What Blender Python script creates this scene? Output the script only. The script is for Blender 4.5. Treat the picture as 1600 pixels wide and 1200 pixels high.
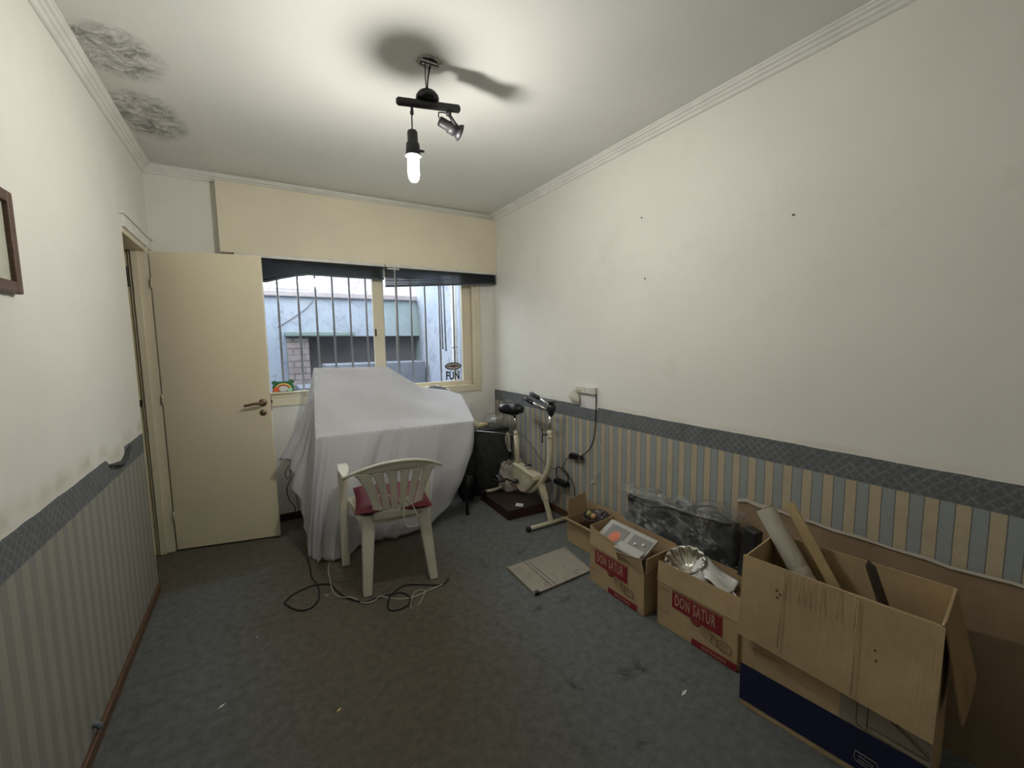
import bpy, bmesh, math, random
from math import sin, cos, pi, radians
from mathutils import Vector as V, Matrix, noise

random.seed(7)
scene = bpy.context.scene
COL = scene.collection
for o in list(bpy.data.objects):
    bpy.data.objects.remove(o)

# ------------------------------------------------------------------ camera, world, exposure
F_PX = 666.874
yaw, pitch, roll = 0.5351, -0.0993, -0.0156
fwd = V((sin(yaw)*cos(pitch), cos(yaw)*cos(pitch), sin(pitch)))
rt = V((cos(yaw), -sin(yaw), 0)); up = rt.cross(fwd)
r2 = rt*cos(roll) + up*sin(roll); u2 = -rt*sin(roll) + up*cos(roll)
cam_d = bpy.data.cameras.new('camera'); cam = bpy.data.objects.new('camera', cam_d); COL.objects.link(cam)
cam_d.sensor_fit = 'HORIZONTAL'; cam_d.sensor_width = 36; cam_d.lens = 36*F_PX/1600
cam_d.clip_start = 0.02
m = Matrix((r2, u2, -fwd)).transposed().to_4x4(); m.translation = V((0, 0, 1.3923)); cam.matrix_world = m
scene.camera = cam

world = bpy.data.worlds.new('sky'); scene.world = world; world.use_nodes = True
bg = world.node_tree.nodes['Background']
bg.inputs[0].default_value = (0.90, 0.94, 1.0, 1); bg.inputs[1].default_value = 3.3
scene.view_settings.view_transform = 'Standard'; scene.view_settings.look = 'None'
scene.view_settings.gamma = 1; scene.view_settings.use_curve_mapping = False
scene.view_settings.exposure = 1.06
BULB_STRENGTH = 305

por = bpy.data.lights.new('window_portal', 'AREA'); por.shape = 'RECTANGLE'; por.size = 1.9; por.size_y = 1.1
por.cycles.is_portal = True
po = bpy.data.objects.new('window_portal', por); COL.objects.link(po)
po.location = (0.92, 3.93, 1.5); po.rotation_euler = (-pi/2, 0, 0)

# ------------------------------------------------------------------ helpers
XL, XR, YB, H = -0.577, 2.020, 3.750, 2.588
YF = -0.9

def tag(o, label=None, cat=None, group=None, kind=None):
    if label: o['label'] = label
    if cat: o['category'] = cat
    if group: o['group'] = group
    if kind: o['kind'] = kind
    return o

def empty(name, loc, label, cat, rz=0, group=None):
    o = bpy.data.objects.new(name, None); COL.objects.link(o)
    o.empty_display_size = .05
    o.location = loc; o.rotation_euler = (0, 0, rz)
    return tag(o, label, cat, group)

class MB:
    def __init__(s): s.v = []; s.f = []; s.sm = []
    def add(s, vs, fs, smooth=False):
        n = len(s.v); s.v += [tuple(x) for x in vs]; s.f += [tuple(i+n for i in f) for f in fs]
        s.sm += [smooth]*len(fs); return s
    def box(s, a, b, M=None):
        x0, y0, z0 = a; x1, y1, z1 = b
        vs = [V(p) for p in ((x0,y0,z0),(x1,y0,z0),(x1,y1,z0),(x0,y1,z0),(x0,y0,z1),(x1,y0,z1),(x1,y1,z1),(x0,y1,z1))]
        if M: vs = [M @ p for p in vs]
        return s.add(vs, [(0,3,2,1),(4,5,6,7),(0,1,5,4),(1,2,6,5),(2,3,7,6),(3,0,4,7)])
    def slab(s, pts, t):
        """polygon pts extruded by t along its normal"""
        pts = [V(p) for p in pts]
        n = V((0,0,0))
        for i in range(len(pts)):
            n += pts[i].cross(pts[(i+1) % len(pts)])
        n.normalize(); k = len(pts)
        q = [p + n*t for p in pts]
        if t < 0: pts, q = q, pts
        fs = [tuple(range(k-1, -1, -1)), tuple(range(k, 2*k))]
        fs += [(i, (i+1) % k, (i+1) % k + k, i+k) for i in range(k)]
        return s.add(pts+q, fs)
    def tube(s, path, r, seg=8, closed=False, caps=True):
        path = [V(p) for p in path]; n = len(path)
        rs = r if isinstance(r, (list, tuple)) else [r]*n
        ref = None; vs = []
        for i, p in enumerate(path):
            if closed: d = path[(i+1) % n]-path[i-1]
            else: d = path[min(i+1, n-1)]-path[max(i-1, 0)]
            if d.length < 1e-9: d = V((0, 0, 1))
            d.normalize()
            if ref is None:
                ref = d.orthogonal().normalized()
            ref = (ref - d*ref.dot(d))
            if ref.length < 1e-6: ref = d.orthogonal()
            ref.normalize(); b = d.cross(ref)
            for k in range(seg):
                a = 2*pi*k/seg
                vs.append(p + (ref*cos(a)+b*sin(a))*rs[i])
        fs = []
        m_ = n if closed else n-1
        for i in range(m_):
            for k in range(seg):
                a = i*seg+k; b_ = i*seg+(k+1) % seg; j = ((i+1) % n)*seg
                fs.append((a, b_, j+(k+1) % seg, j+k))
        if caps and not closed:
            fs.append(tuple(range(seg-1, -1, -1))); fs.append(tuple(range((n-1)*seg, n*seg)))
        return s.add(vs, fs, True)
    def lathe(s, prof, M=None, seg=24, f=None):
        vs = []
        for (r, z) in prof:
            for k in range(seg):
                a = 2*pi*k/seg; rr = r*(f(a, r) if f else 1)
                vs.append(V((rr*cos(a), rr*sin(a), z)))
        if M: vs = [M @ p for p in vs]
        fs = []
        for i in range(len(prof)-1):
            for k in range(seg):
                fs.append((i*seg+k, i*seg+(k+1) % seg, (i+1)*seg+(k+1) % seg, (i+1)*seg+k))
        return s.add(vs, fs, True)
    def grid(s, fn, nu, nv, closed_u=False):
        vs = [fn(i/(nu if closed_u else nu-1), j/(nv-1)) for j in range(nv) for i in range(nu)]
        fs = []
        for j in range(nv-1):
            for i in range(nu if closed_u else nu-1):
                i2 = (i+1) % nu
                fs.append((j*nu+i, j*nu+i2, (j+1)*nu+i2, (j+1)*nu+i))
        return s.add(vs, fs, True)
    def build(s, name, mat, parent=None, bevel=0, solid=0, sub=0, fix=False):
        me = bpy.data.meshes.new(name); me.from_pydata(s.v, [], s.f)
        for p, k in zip(me.polygons, s.sm): p.use_smooth = k
        if fix:
            bm = bmesh.new(); bm.from_mesh(me); bmesh.ops.remove_doubles(bm, verts=bm.verts, dist=1e-5)
            bmesh.ops.recalc_face_normals(bm, faces=bm.faces); bm.to_mesh(me); bm.free()
        me.materials.append(mat)
        o = bpy.data.objects.new(name, me); COL.objects.link(o)
        if parent: o.parent = parent
        if solid:
            md = o.modifiers.new('s', 'SOLIDIFY'); md.thickness = solid; md.offset = 0
        if bevel:
            md = o.modifiers.new('b', 'BEVEL'); md.width = bevel; md.segments = 2; md.limit_method = 'ANGLE'
        if sub:
            md = o.modifiers.new('u', 'SUBSURF'); md.levels = sub; md.render_levels = sub
        return o

def smooth_path(pts, n=6, closed=False):
    pts = [V(p) for p in pts]; out = []; k = len(pts)
    rng = range(k if closed else k-1)
    for i in rng:
        if closed: p0, p1, p2, p3 = pts[i-1], pts[i], pts[(i+1) % k], pts[(i+2) % k]
        else: p0, p1, p2, p3 = pts[max(i-1, 0)], pts[i], pts[i+1], pts[min(i+2, k-1)]
        for j in range(n):
            t = j/n
            out.append(0.5*((2*p1)+(p2-p0)*t+(2*p0-5*p1+4*p2-p3)*t*t+(3*p1-p0-3*p2+p3)*t**3))
    if not closed: out.append(pts[-1])
    return out

def align(p, d):
    """matrix taking local z to d at p"""
    q = V(d).normalized().to_track_quat('Z', 'Y')
    return Matrix.Translation(V(p)) @ q.to_matrix().to_4x4()

# ------------------------------------------------------------------ node materials
class NT:
    def __init__(s, name):
        s.m = bpy.data.materials.new(name); s.m.use_nodes = True
        s.t = s.m.node_tree; s.n = s.t.nodes; s.b = s.n['Principled BSDF']
        s.co = None
    def node(s, typ, **kw):
        n = s.n.new(typ)
        for k, v in kw.items(): setattr(n, k, v)
        return n
    def link(s, a, b): s.t.links.new(a, b)
    def inp(s, sock, v):
        if hasattr(v, 'links') or isinstance(v, bpy.types.NodeSocket): s.link(v, sock)
        else: sock.default_value = v
    def coord(s):
        if not s.co: s.co = s.node('ShaderNodeTexCoord').outputs['Object']
        return s.co
    def sep(s):
        n = s.node('ShaderNodeSeparateXYZ'); s.link(s.coord(), n.inputs[0]); return n.outputs
    def math(s, op, a, b=0.0, c=None):
        n = s.node('ShaderNodeMath', operation=op); s.inp(n.inputs[0], a); s.inp(n.inputs[1], b)
        if c is not None: s.inp(n.inputs[2], c)
        return n.outputs[0]
    def noise(s, scale=5, detail=3, rough=.5, vec=None, stretch=None, dist=0):
        n = s.node('ShaderNodeTexNoise'); n.inputs['Scale'].default_value = scale
        n.inputs['Detail'].default_value = detail; n.inputs['Roughness'].default_value = rough
        n.inputs['Distortion'].default_value = dist
        v = vec or s.coord()
        if stretch:
            mp = s.node('ShaderNodeMapping'); mp.inputs['Scale'].default_value = stretch
            s.link(v, mp.inputs[0]); v = mp.outputs[0]
        s.link(v, n.inputs['Vector']); return n.outputs['Fac']
    def ramp(s, f, lo, hi, a=0.0, b=1.0):
        n = s.node('ShaderNodeMapRange', clamp=True); s.inp(n.inputs[0], f)
        for i, x in enumerate((lo, hi, a, b)): n.inputs[i+1].default_value = x
        return n.outputs[0]
    def mix(s, f, a, b):
        n = s.node('ShaderNodeMix', data_type='RGBA'); s.inp(n.inputs[0], f)
        for sock, v in ((n.inputs[6], a), (n.inputs[7], b)):
            if isinstance(v, (tuple, list)): sock.default_value = (*v[:3], 1)
            else: s.link(v, sock)
        return n.outputs[2]
    def bump(s, h, strength=.3, dist=.01):
        n = s.node('ShaderNodeBump'); n.inputs['Strength'].default_value = strength
        n.inputs['Distance'].default_value = dist; s.link(h, n.inputs['Height'])
        s.link(n.outputs[0], s.b.inputs['Normal'])
    def color(s, c):
        if isinstance(c, (tuple, list)): s.b.inputs['Base Color'].default_value = (*c[:3], 1)
        else: s.link(c, s.b.inputs['Base Color'])
    def set(s, **kw):
        for k, v in kw.items(): s.b.inputs[k.replace('_', ' ')].default_value = v
        return s

def simple(name, c, rough=.6, metal=0, var=.12, scale=12, bump=0, bscale=60, stretch=None, **kw):
    t = NT(name)
    n = t.noise(scale, 4, .6, stretch=stretch)
    lo = tuple(x*(1-var) for x in c); hi = tuple(min(1, x*(1+var)) for x in c)
    t.color(t.mix(t.ramp(n, .3, .7), lo, hi))
    t.set(Roughness=rough, Metallic=metal, **kw)
    if bump: t.bump(t.noise(bscale, 4, .6, stretch=stretch), bump, .004)
    return t.m

# painted wall with wallpaper dado
def mat_wall(dado, side=1):
    t = NT('wall_paint')
    base = t.mix(t.ramp(t.noise(1.6, 4, .6), .35, .7), (.74, .725, .665), (.79, .78, .72))
    # faint grime
    base = t.mix(t.ramp(t.noise(3.3, 6, .7), .60, .85, 0, .35), base, (.5, .47, .38))
    if dado:
        x, y, z = t.sep()
        wob = t.math('MULTIPLY', t.math('SUBTRACT', t.noise(6, 2), .5), .004)
        ph = t.math('FRACT', t.math('DIVIDE', t.math('ADD', t.math('ADD', y, 10-.002), wob), .08))
        isA = t.math('GREATER_THAN', ph, .5)
        fib = t.noise(220, 3, .6)
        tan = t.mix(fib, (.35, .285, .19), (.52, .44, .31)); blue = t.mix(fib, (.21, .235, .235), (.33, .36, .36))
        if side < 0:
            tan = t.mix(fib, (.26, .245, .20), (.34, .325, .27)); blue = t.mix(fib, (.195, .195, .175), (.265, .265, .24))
        st = t.mix(isA, tan, blue)
        d1 = t.math('ABSOLUTE', t.math('SUBTRACT', ph, .5)); d2 = t.math('SUBTRACT', .5, d1)
        ln = t.math('LESS_THAN', t.math('MINIMUM', d1, d2), .022 if side > 0 else .0)
        st = t.mix(t.math('MULTIPLY', ln, .75), st, (.08, .08, .08))
        st = t.mix(t.ramp(t.noise(5, 5, .7), .5, .75, 0, .3), st, (.2, .17, .13))
        # border: crossed hatching
        a = t.math('FRACT', t.math('MULTIPLY', t.math('ADD', y, z), 26)); b = t.math('FRACT', t.math('MULTIPLY', t.math('SUBTRACT', t.math('ADD', y, 20), z), 26))
        la = t.ramp(t.math('ABSOLUTE', t.math('SUBTRACT', a, .5)), .0, .22, 1, 0); lb = t.ramp(t.math('ABSOLUTE', t.math('SUBTRACT', b, .5)), .0, .22, 1, 0)
        h = t.math('MULTIPLY', t.math('MAXIMUM', la, lb), t.ramp(t.noise(90, 4, .8), .35, .7))
        bc = t.mix(t.math('MULTIPLY', h, .65), (.115, .125, .13), (.33, .34, .34))
        bc = t.mix(t.ramp(t.noise(14, 4, .7), .45, .7, 0, .5), bc, (.07, .075, .08))
        zn = t.math('ADD', z, t.math('MULTIPLY', t.math('SUBTRACT', t.noise(9, 4), .5), .010))
        ztop = .921
        if side < 0:
            # worn, torn upper edge along part of the left dado
            tear = t.math('MULTIPLY', t.ramp(y, 2.38, 2.46, 0, 1), t.ramp(y, 2.66, 2.67, 1, 0))
            zn = t.math('ADD', zn, t.math('MULTIPLY', tear, .05))
        edge = t.math('GREATER_THAN', zn, ztop)
        stain = t.ramp(t.math('ABSOLUTE', t.math('SUBTRACT', zn, .96 if side < 0 else .935)), .0, .05 if side < 0 else .02, .45 if side < 0 else .2, 0)
        base = t.mix(t.math('MULTIPLY', stain, t.ramp(t.noise(8, 4), .35, .6)), base, (.42, .37, .22))
        low = t.mix(t.math('GREATER_THAN', z, .817), st, bc)
        base = t.mix(edge, low, base)
        if side > 0:
            # scuff marks on the plaster
            sc = t.ramp(t.noise(7, 8, .8, stretch=(1, 1.0, .55), dist=1.2), .70, .74, 0, .35)
            base = t.mix(t.math('MULTIPLY', sc, edge), base, (.30, .28, .24))
    t.color(base); t.set(Roughness=.85)
    t.bump(t.noise(140, 4, .65), .22, .003)
    return t.m

def mat_ceiling():
    t = NT('ceiling_paint'); x, y, z = t.sep()
    base = t.mix(t.ramp(t.noise(1.3, 3), .35, .7), (.70, .705, .665), (.76, .765, .73))
    def blob(cx, cy, rx, ry, n):
        dx = t.math('DIVIDE', t.math('SUBTRACT', x, cx), rx); dy = t.math('DIVIDE', t.math('SUBTRACT', y, cy), ry)
        d = t.math('ADD', t.math('MULTIPLY', dx, dx), t.math('MULTIPLY', dy, dy))
        return t.ramp(t.math('ADD', d, t.math('MULTIPLY', t.math('SUBTRACT', n, .5), 1.6)), .45, 1.25, 1, 0)
    n1 = t.noise(7, 6, .7)
    m = t.math('MAXIMUM', blob(-.43, 2.43, .17, .19, n1), blob(-.42, 3.00, .17, .27, n1))
    tex = t.ramp(t.noise(13, 8, .8, dist=.8), .42, .56); tex2 = t.ramp(t.noise(55, 5, .8, stretch=(1, .6, 1)), .5, .58)
    k = t.math('MULTIPLY', m, t.math('MAXIMUM', t.math('MULTIPLY', tex, .8), t.math('MULTIPLY', tex2, .45)))
    halo = t.math('MULTIPLY', t.ramp(x, -.15, -.5, 0, 1), t.math('MULTIPLY', t.ramp(y, 2.1, 2.4, 0, .35), t.ramp(n1, .3, .6)))
    base = t.mix(halo, base, (.47, .44, .38)); base = t.mix(k, base, (.14, .13, .12))
    t.color(base); t.set(Roughness=.9); t.bump(t.noise(60, 3), .08, .003)
    return t.m

def mat_carpet():
    t = NT('carpet_pile'); x, y, z = t.sep()
    fine = t.noise(170, 4, .75); mid = t.noise(26, 4, .65); big = t.noise(1.8, 4, .6)
    blue = t.mix(fine, (.15, .165, .164), (.46, .485, .475)); brown = t.mix(fine, (.14, .126, .094), (.40, .355, .28))
    # traffic wear across the middle
    dx = t.math('DIVIDE', t.math('SUBTRACT', x, .45), .62); dy = t.math('DIVIDE', t.math('SUBTRACT', y, 2.3), 1.7)
    d = t.math('ADD', t.math('MULTIPLY', dx, dx), t.math('MULTIPLY', dy, dy))
    w = t.ramp(t.math('ADD', d, t.math('MULTIPLY', big, .8)), .7, 1.7, 1, 0)
    w = t.math('MAXIMUM', w, t.math('MULTIPLY', t.ramp(y, 2.92, 3.02, 0, .9), t.ramp(x, .15, .45, 1, 0)))
    c = t.mix(w, blue, brown)
    c = t.mix(t.ramp(mid, .35, .7, .0, .35), c, (.05, .05, .045))
    spot = t.ramp(t.noise(5.5, 5, .7, dist=.6), .60, .72, 0, .62)
    c = t.mix(t.math('MULTIPLY', spot, t.ramp(x, .6, 1.1, .35, 1)), c, (.028, .028, .028))
    c = t.mix(t.ramp(t.noise(48, 2, .5), .73, .76, 0, .3), c, (.35, .35, .32))
    t.color(c); t.set(Roughness=1.0)
    t.b.inputs['Specular IOR Level'].default_value = .1
    t.bump(t.noise(260, 4, .8), 1.0, .014)
    return t.m

def mat_card(name='cardboard', c=(.44, .325, .185), axis='y', dark=1.0):
    t = NT(name)
    st = {'y': (1, 60, 1), 'x': (60, 1, 1), 'n': (1, 1, 1)}[axis]
    n = t.noise(4, 5, .7); f = t.noise(3, 3, .6, stretch=tuple(q*.6 if q > 1 else q for q in st))
    a = tuple(q*.82*dark for q in c); b = tuple(q*1.1*dark for q in c)
    col = t.mix(t.ramp(n, .3, .7), a, b); col = t.mix(t.ramp(f, .4, .8, 0, .10), col, tuple(q*.7*dark for q in c))
    t.color(col); t.set(Roughness=.85); t.b.inputs['Specular IOR Level'].default_value = .25
    t.bump(f, .35, .004)
    return t.m

def mat_tile():
    t = NT('cream_tile'); x, y, z = t.sep()
    fx = t.math('FRACT', t.math('DIVIDE', t.math('ADD', x, 10.02), .10)); fz = t.math('FRACT', t.math('DIVIDE', z, .20))
    g = t.math('MAXIMUM', t.math('GREATER_THAN', fx, .96), t.math('GREATER_THAN', fz, .985))
    t.color(t.mix(g, t.mix(t.noise(3), (.68, .60, .38), (.75, .67, .45)), (.3, .25, .15)))
    t.set(Roughness=.3); return t.m

def mat_plaster(name, a, b, stain, amt=.6, scale=3, moss=None):
    t = NT(name); x, y, z = t.sep()
    c = t.mix(t.ramp(t.noise(1.5, 5, .6), .3, .7), a, b)
    c = t.mix(t.ramp(t.noise(scale, 7, .75, dist=.8), .5, .72, 0, amt), c, stain)
    c = t.mix(t.ramp(t.noise(scale*3, 5, .75, stretch=(1, 1, .5)), .58, .68, 0, amt*.7), c, tuple(q*.6 for q in stain))
    if moss:
        mm = t.math('MULTIPLY', t.ramp(x, 1.2, 1.7), t.ramp(t.noise(2.2, 5, .7), .3, .55, 0, 1))
        c = t.mix(mm, c, moss)
    t.color(c); t.set(Roughness=.9); t.bump(t.noise(30, 4), .3, .01); return t.m

def mat_brick():
    t = NT('old_brick'); x, y, z = t.sep()
    n = t.node('ShaderNodeTexBrick'); t.link(t.coord(), n.inputs['Vector'])
    mp = t.node('ShaderNodeMapping'); mp.inputs['Rotation'].default_value = (radians(90), 0, 0)
    t.link(t.coord(), mp.inputs[0]); t.link(mp.outputs[0], n.inputs['Vector'])
    n.inputs['Scale'].default_value = 1; n.inputs['Brick Width'].default_value = .24; n.inputs['Row Height'].default_value = .075
    n.inputs['Mortar Size'].default_value = .008
    n.inputs['Color1'].default_value = (.26, .215, .21, 1); n.inputs['Color2'].default_value = (.20, .17, .17, 1)
    n.inputs['Mortar'].default_value = (.10, .09, .09, 1)
    t.color(t.mix(t.ramp(t.noise(12, 4), .4, .7, 0, .4), n.outputs[0], (.33, .33, .35)))
    t.set(Roughness=.9); t.bump(n.outputs['Fac'], -.4, .01); return t.m

def mat_fabric(name, c, weave=500, rough=.9):
    t = NT(name)
    w = t.noise(weave, 2, .5, stretch=(1, .3, 1)); n = t.noise(3, 4)
    t.color(t.mix(t.ramp(n, .3, .7), tuple(q*.92 for q in c), tuple(q*1.04 for q in c))); t.set(Roughness=rough)
    t.b.inputs['Sheen Weight'].default_value = .15
    h = t.math('ADD', t.math('MULTIPLY', w, .25), t.math('MULTIPLY', t.noise(16, 4, .6, stretch=(.6, 1, .45), dist=.4), 1.2))
    t.bump(h, .35, .006); return t.m

def mat_plastic_wrap(name='clear_wrap', lo=.14, hi=.65):
    t = NT(name)
    n = t.noise(9, 5, .65, dist=1.6)
    bp_ = t.node('ShaderNodeBump'); bp_.inputs['Strength'].default_value = 1.0; bp_.inputs['Distance'].default_value = .06
    t.link(t.noise(17, 4, .55, dist=2.2), bp_.inputs['Height'])
    tr = t.node('ShaderNodeBsdfTransparent'); tr.inputs[0].default_value = (.93, .94, .93, 1)
    gl = t.node('ShaderNodeBsdfGlossy'); gl.inputs['Roughness'].default_value = .17; gl.inputs['Color'].default_value = (.9, .9, .87, 1)
    df = t.node('ShaderNodeBsdfDiffuse'); df.inputs['Color'].default_value = (.6, .6, .57, 1)
    t.link(bp_.outputs[0], gl.inputs['Normal'])
    m1 = t.node('ShaderNodeMixShader'); t.link(t.ramp(n, .45, .78, lo, hi), m1.inputs[0]); t.link(tr.outputs[0], m1.inputs[1]); t.link(gl.outputs[0], m1.inputs[2])
    m2 = t.node('ShaderNodeMixShader'); t.link(t.ramp(n, .45, .8, .03, .22), m2.inputs[0]); t.link(m1.outputs[0], m2.inputs[1]); t.link(df.outputs[0], m2.inputs[2])
    t.link(m2.outputs[0], t.n['Material Output'].inputs[0]); return t.m

def mat_glass():
    t = NT('window_glass')
    tr = t.node('ShaderNodeBsdfTransparent'); tr.inputs[0].default_value = (.95, .97, .97, 1)
    gl = t.node('ShaderNodeBsdfGlossy'); gl.inputs['Roughness'].default_value = .02
    mx = t.node('ShaderNodeMixShader'); mx.inputs[0].default_value = .02
    t.link(tr.outputs[0], mx.inputs[1]); t.link(gl.outputs[0], mx.inputs[2])
    t.link(mx.outputs[0], t.n['Material Output'].inputs[0]); return t.m

M = dict(
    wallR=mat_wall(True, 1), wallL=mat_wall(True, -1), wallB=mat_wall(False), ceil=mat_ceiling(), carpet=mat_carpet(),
    crown=simple('crown_plaster', (.74, .735, .69), .8, var=.08, scale=5, bump=.1),
    shutter=simple('cream_shutter_box', (.72, .66, .51), .55, var=.06, scale=2),
    cream=simple('cream_gloss_paint', (.70, .64, .48), .42, var=.07, scale=3, bump=.04, bscale=30),
    door=simple('cream_door_paint', (.78, .705, .52), .40, var=.05, scale=1.5, bump=.10, bscale=120, stretch=(1, 1, .4)),
    base=simple('brown_wood', (.12, .06, .03), .5, var=.3, scale=20, stretch=(4, 1, 8)),
    dark=simple('dark_metal', (.03, .03, .03), .4, metal=.3),
    black=simple('black_plastic', (.018, .018, .02), .35),
    blackm=simple('black_gloss', (.012, .012, .014), .18),
    fan=simple('matt_black', (.02, .02, .022), .55),
    brass=simple('aged_brass', (.23, .17, .11), .35, metal=.8),
    slat=simple('blind_slat', (.085, .10, .115), .38, metal=.3, var=.2, scale=30),
    rail=simple('blind_rail', (.62, .62, .58), .4),
    chair=simple('white_chair_plastic', (.66, .635, .54), .38, var=.07, scale=6),
    burg=simple('burgundy_vinyl', (.105, .012, .020), .6, var=.2, scale=10, bump=.1, **{'Specular IOR Level': .2}),
    cloth=mat_fabric('grey_sheet', (.57, .575, .61)),
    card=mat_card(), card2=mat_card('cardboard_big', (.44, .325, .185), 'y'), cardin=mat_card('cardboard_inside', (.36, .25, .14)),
    sheet=mat_card('cardboard_sheet', (.25, .18, .11)),
    torn=simple('torn_paper', (.40, .36, .30), .9),
    red=simple('red_print', (.21, .013, .018), .7, var=.15, scale=25), pale=simple('pale_print', (.42, .28, .19), .7),
    ink=simple('brown_print', (.10, .055, .03), .7), inkfaint=simple('faint_print', (.23, .14, .08), .7),
    navy=simple('navy_print', (.006, .009, .042), .6, var=.15), greyprint=simple('grey_print', (.27, .23, .175), .7),
    bike=simple('cream_enamel', (.60, .545, .40), .3, var=.12, scale=14), chrome=simple('chrome', (.62, .6, .56), .18, metal=1, var=.1),
    bluewhite=simple('white_plastic', (.62, .60, .54), .4), yel=simple('yellowed_plastic', (.60, .49, .28), .4),
    wrap=mat_plastic_wrap(), bagwrap=mat_plastic_wrap('clear_bag', .15, .5),
    darkfab=simple('dark_grey_vinyl', (.045, .048, .048), .38, var=.4, scale=14, bump=.4, bscale=18),
    platform=simple('brown_laminate', (.035, .022, .014), .5, var=.3, scale=6), platside=simple('reddish_wood', (.04, .014, .011), .5),
    tile=mat_tile(), paper=simple('white_paper', (.68, .68, .66), .7, var=.06),
    silver=simple('polished_steel', (.55, .52, .46), .16, metal=1, var=.1),
    board=mat_plaster('grimy_laminate', (.30, .27, .22), (.36, .32, .27), (.18, .15, .12), .6, 5),
    quilt=simple('quilted_paper', (.50, .47, .39), .85, var=.06, bump=.3, bscale=180),
    kraft=simple('kraft_tube', (.46, .35, .18), .6, var=.1), darkwood=simple('dark_wood', (.03, .02, .014), .35),
    glass=mat_glass(),
    patio=mat_plaster('blue_limewash', (.27, .32, .41), (.38, .41, .47), (.17, .18, .25), .8, 7, None),
    patiog=mat_plaster('mossy_limewash', (.26, .31, .39), (.33, .37, .43), (.16, .19, .23), .8, 5, (.22, .29, .28)),
    cap=mat_plaster('pink_coping', (.27, .24, .25), (.36, .33, .345), (.17, .14, .155), .5, 6),
    soot=mat_plaster('sooty_render', (.11, .105, .115), (.15, .145, .155), (.07, .066, .07), .5, 4),
    counter=mat_plaster('counter_concrete', (.15, .165, .20), (.20, .22, .26), (.10, .11, .12), .5, 6),
    ledge=mat_plaster('green_ledge', (.14, .19, .19), (.19, .24, .24), (.09, .12, .12), .5, 6),
    brick=mat_brick(), bar=simple('painted_iron', (.22, .22, .24), .5, metal=.2), white=simple('white_gloss', (.75, .75, .72), .5),
    wire=simple('black_rubber', (.008, .008, .008), .5), wirew=simple('white_wire', (.60, .58, .50), .5),
    green=simple('sticker_green', (.03, .16, .06), .5), orange=simple('orange_print', (.80, .13, .03), .5),
    yellow=simple('sticker_yellow', (.75, .55, .16), .5), redo=simple('sticker_red', (.45, .07, .03), .5), mint=simple('sticker_mint', (.4, .7, .5), .5),
    wood=simple('brown_frame_wood', (.10, .055, .035), .45, var=.3, scale=18, stretch=(1, 1, 6)), art=simple('pale_picture_mount', (.55, .56, .45), .3),
    frost=simple('frosted_plastic', (.42, .42, .40), .35, var=.08), grey=simple('mid_grey_plastic', (.22, .215, .20), .4),
    bagp=mat_plaster('printed_bag', (.45, .40, .36), (.52, .48, .43), (.32, .17, .16), .8, 9), pot=simple('brown_pot', (.045, .03, .022), .4),
    fruitg=simple('green_fruit', (.25, .25, .08), .45, var=.3), fruitp=simple('dusky_grape', (.10, .065, .07), .45, var=.3), fruito=simple('peach_fruit', (.45, .27, .13), .5, var=.2),
    crumb=simple('plaster_crumb', (.45, .43, .38), .9),
)
t = NT('lit_bulb'); t.color((1, 1, 1)); t.b.inputs['Emission Color'].default_value = (1.0, .965, .895, 1)
t.b.inputs['Emission Strength'].default_value = BULB_STRENGTH; M['bulb'] = t.m

# ------------------------------------------------------------------ room shell
def struct(o): return tag(o, kind='structure')
WT = .13
struct(MB().box((XL-WT, YF, -.05), (XR+WT, YB+.0, 0)).build('floor', M['carpet']))
struct(MB().box((XL, YF, H), (XR, YB, H+.1)).build('ceiling', M['ceil']))
struct(MB().box((XR, YF, -.05), (XR+WT, YB+WT+.02, H+.1)).build('wall_right', M['wallR']))
JY0, JY1, DH = 3.046, 3.600, 2.03          # doorway in the left wall
w = MB(); w.box((XL-WT, YF, -.05), (XL, JY0, H+.1)); w.box((XL-WT, JY0, DH), (XL, YB+WT, H+.1)); w.box((XL-.088, JY1, -.05), (XL, YB+WT, DH))
struct(w.build('wall_left', M['wallL']))
struct(MB().box((XL-WT, YF-.1, -.05), (XR+WT, YF, H+.1)).build('wall_front', M['wallB']))
WX0, WX1, WZ0, WZ1 = -.06, 1.871, .94, 2.06  # window opening
w = MB(); yb2 = YB+WT+.02
w.box((XL, YB, -.05), (WX0, yb2, H+.1)); w.box((WX1, YB, -.05), (XR, yb2, H+.1)); w.box((WX0, YB, -.05), (WX1, yb2, WZ0)); w.box((WX0, YB, WZ1), (WX1, yb2, H+.1))
struct(w.build('wall_back', M['wallB']))

# crown moulding: stepped profile swept along three walls (offset from the wall, drop from the ceiling)
prof = [(0, 0), (.050, 0), (.050, .008), (.043, .012), (.041, .020), (.030, .024), (.026, .034), (.017, .038), (.013, .050), (.006, .054), (0, .054)]
def crown(name, P, Q, n, m0, m1):
    P, Q, n = V(P), V(Q), V(n); d = (Q-P).normalized(); vs = []
    for (B, s) in ((P, m0), (Q, -m1)):
        for (a, b) in prof: vs.append(B + n*a + d*(s*a) + V((0, 0, -b)))
    k = len(prof); fs = [(i, i+1, i+1+k, i+k) for i in range(k-1)]
    struct(MB().add(vs, fs).build(name, M['crown']))
crown('trim_1', (XL, YF, H), (XL, YB, H), (1, 0, 0), 0, 1)
crown('trim_2', (XL, YB, H), (XR, YB, H), (0, -1, 0), 1, 1)
crown('trim_3', (XR, YB, H), (XR, YF, H), (-1, 0, 0), 1, 0)

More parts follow.
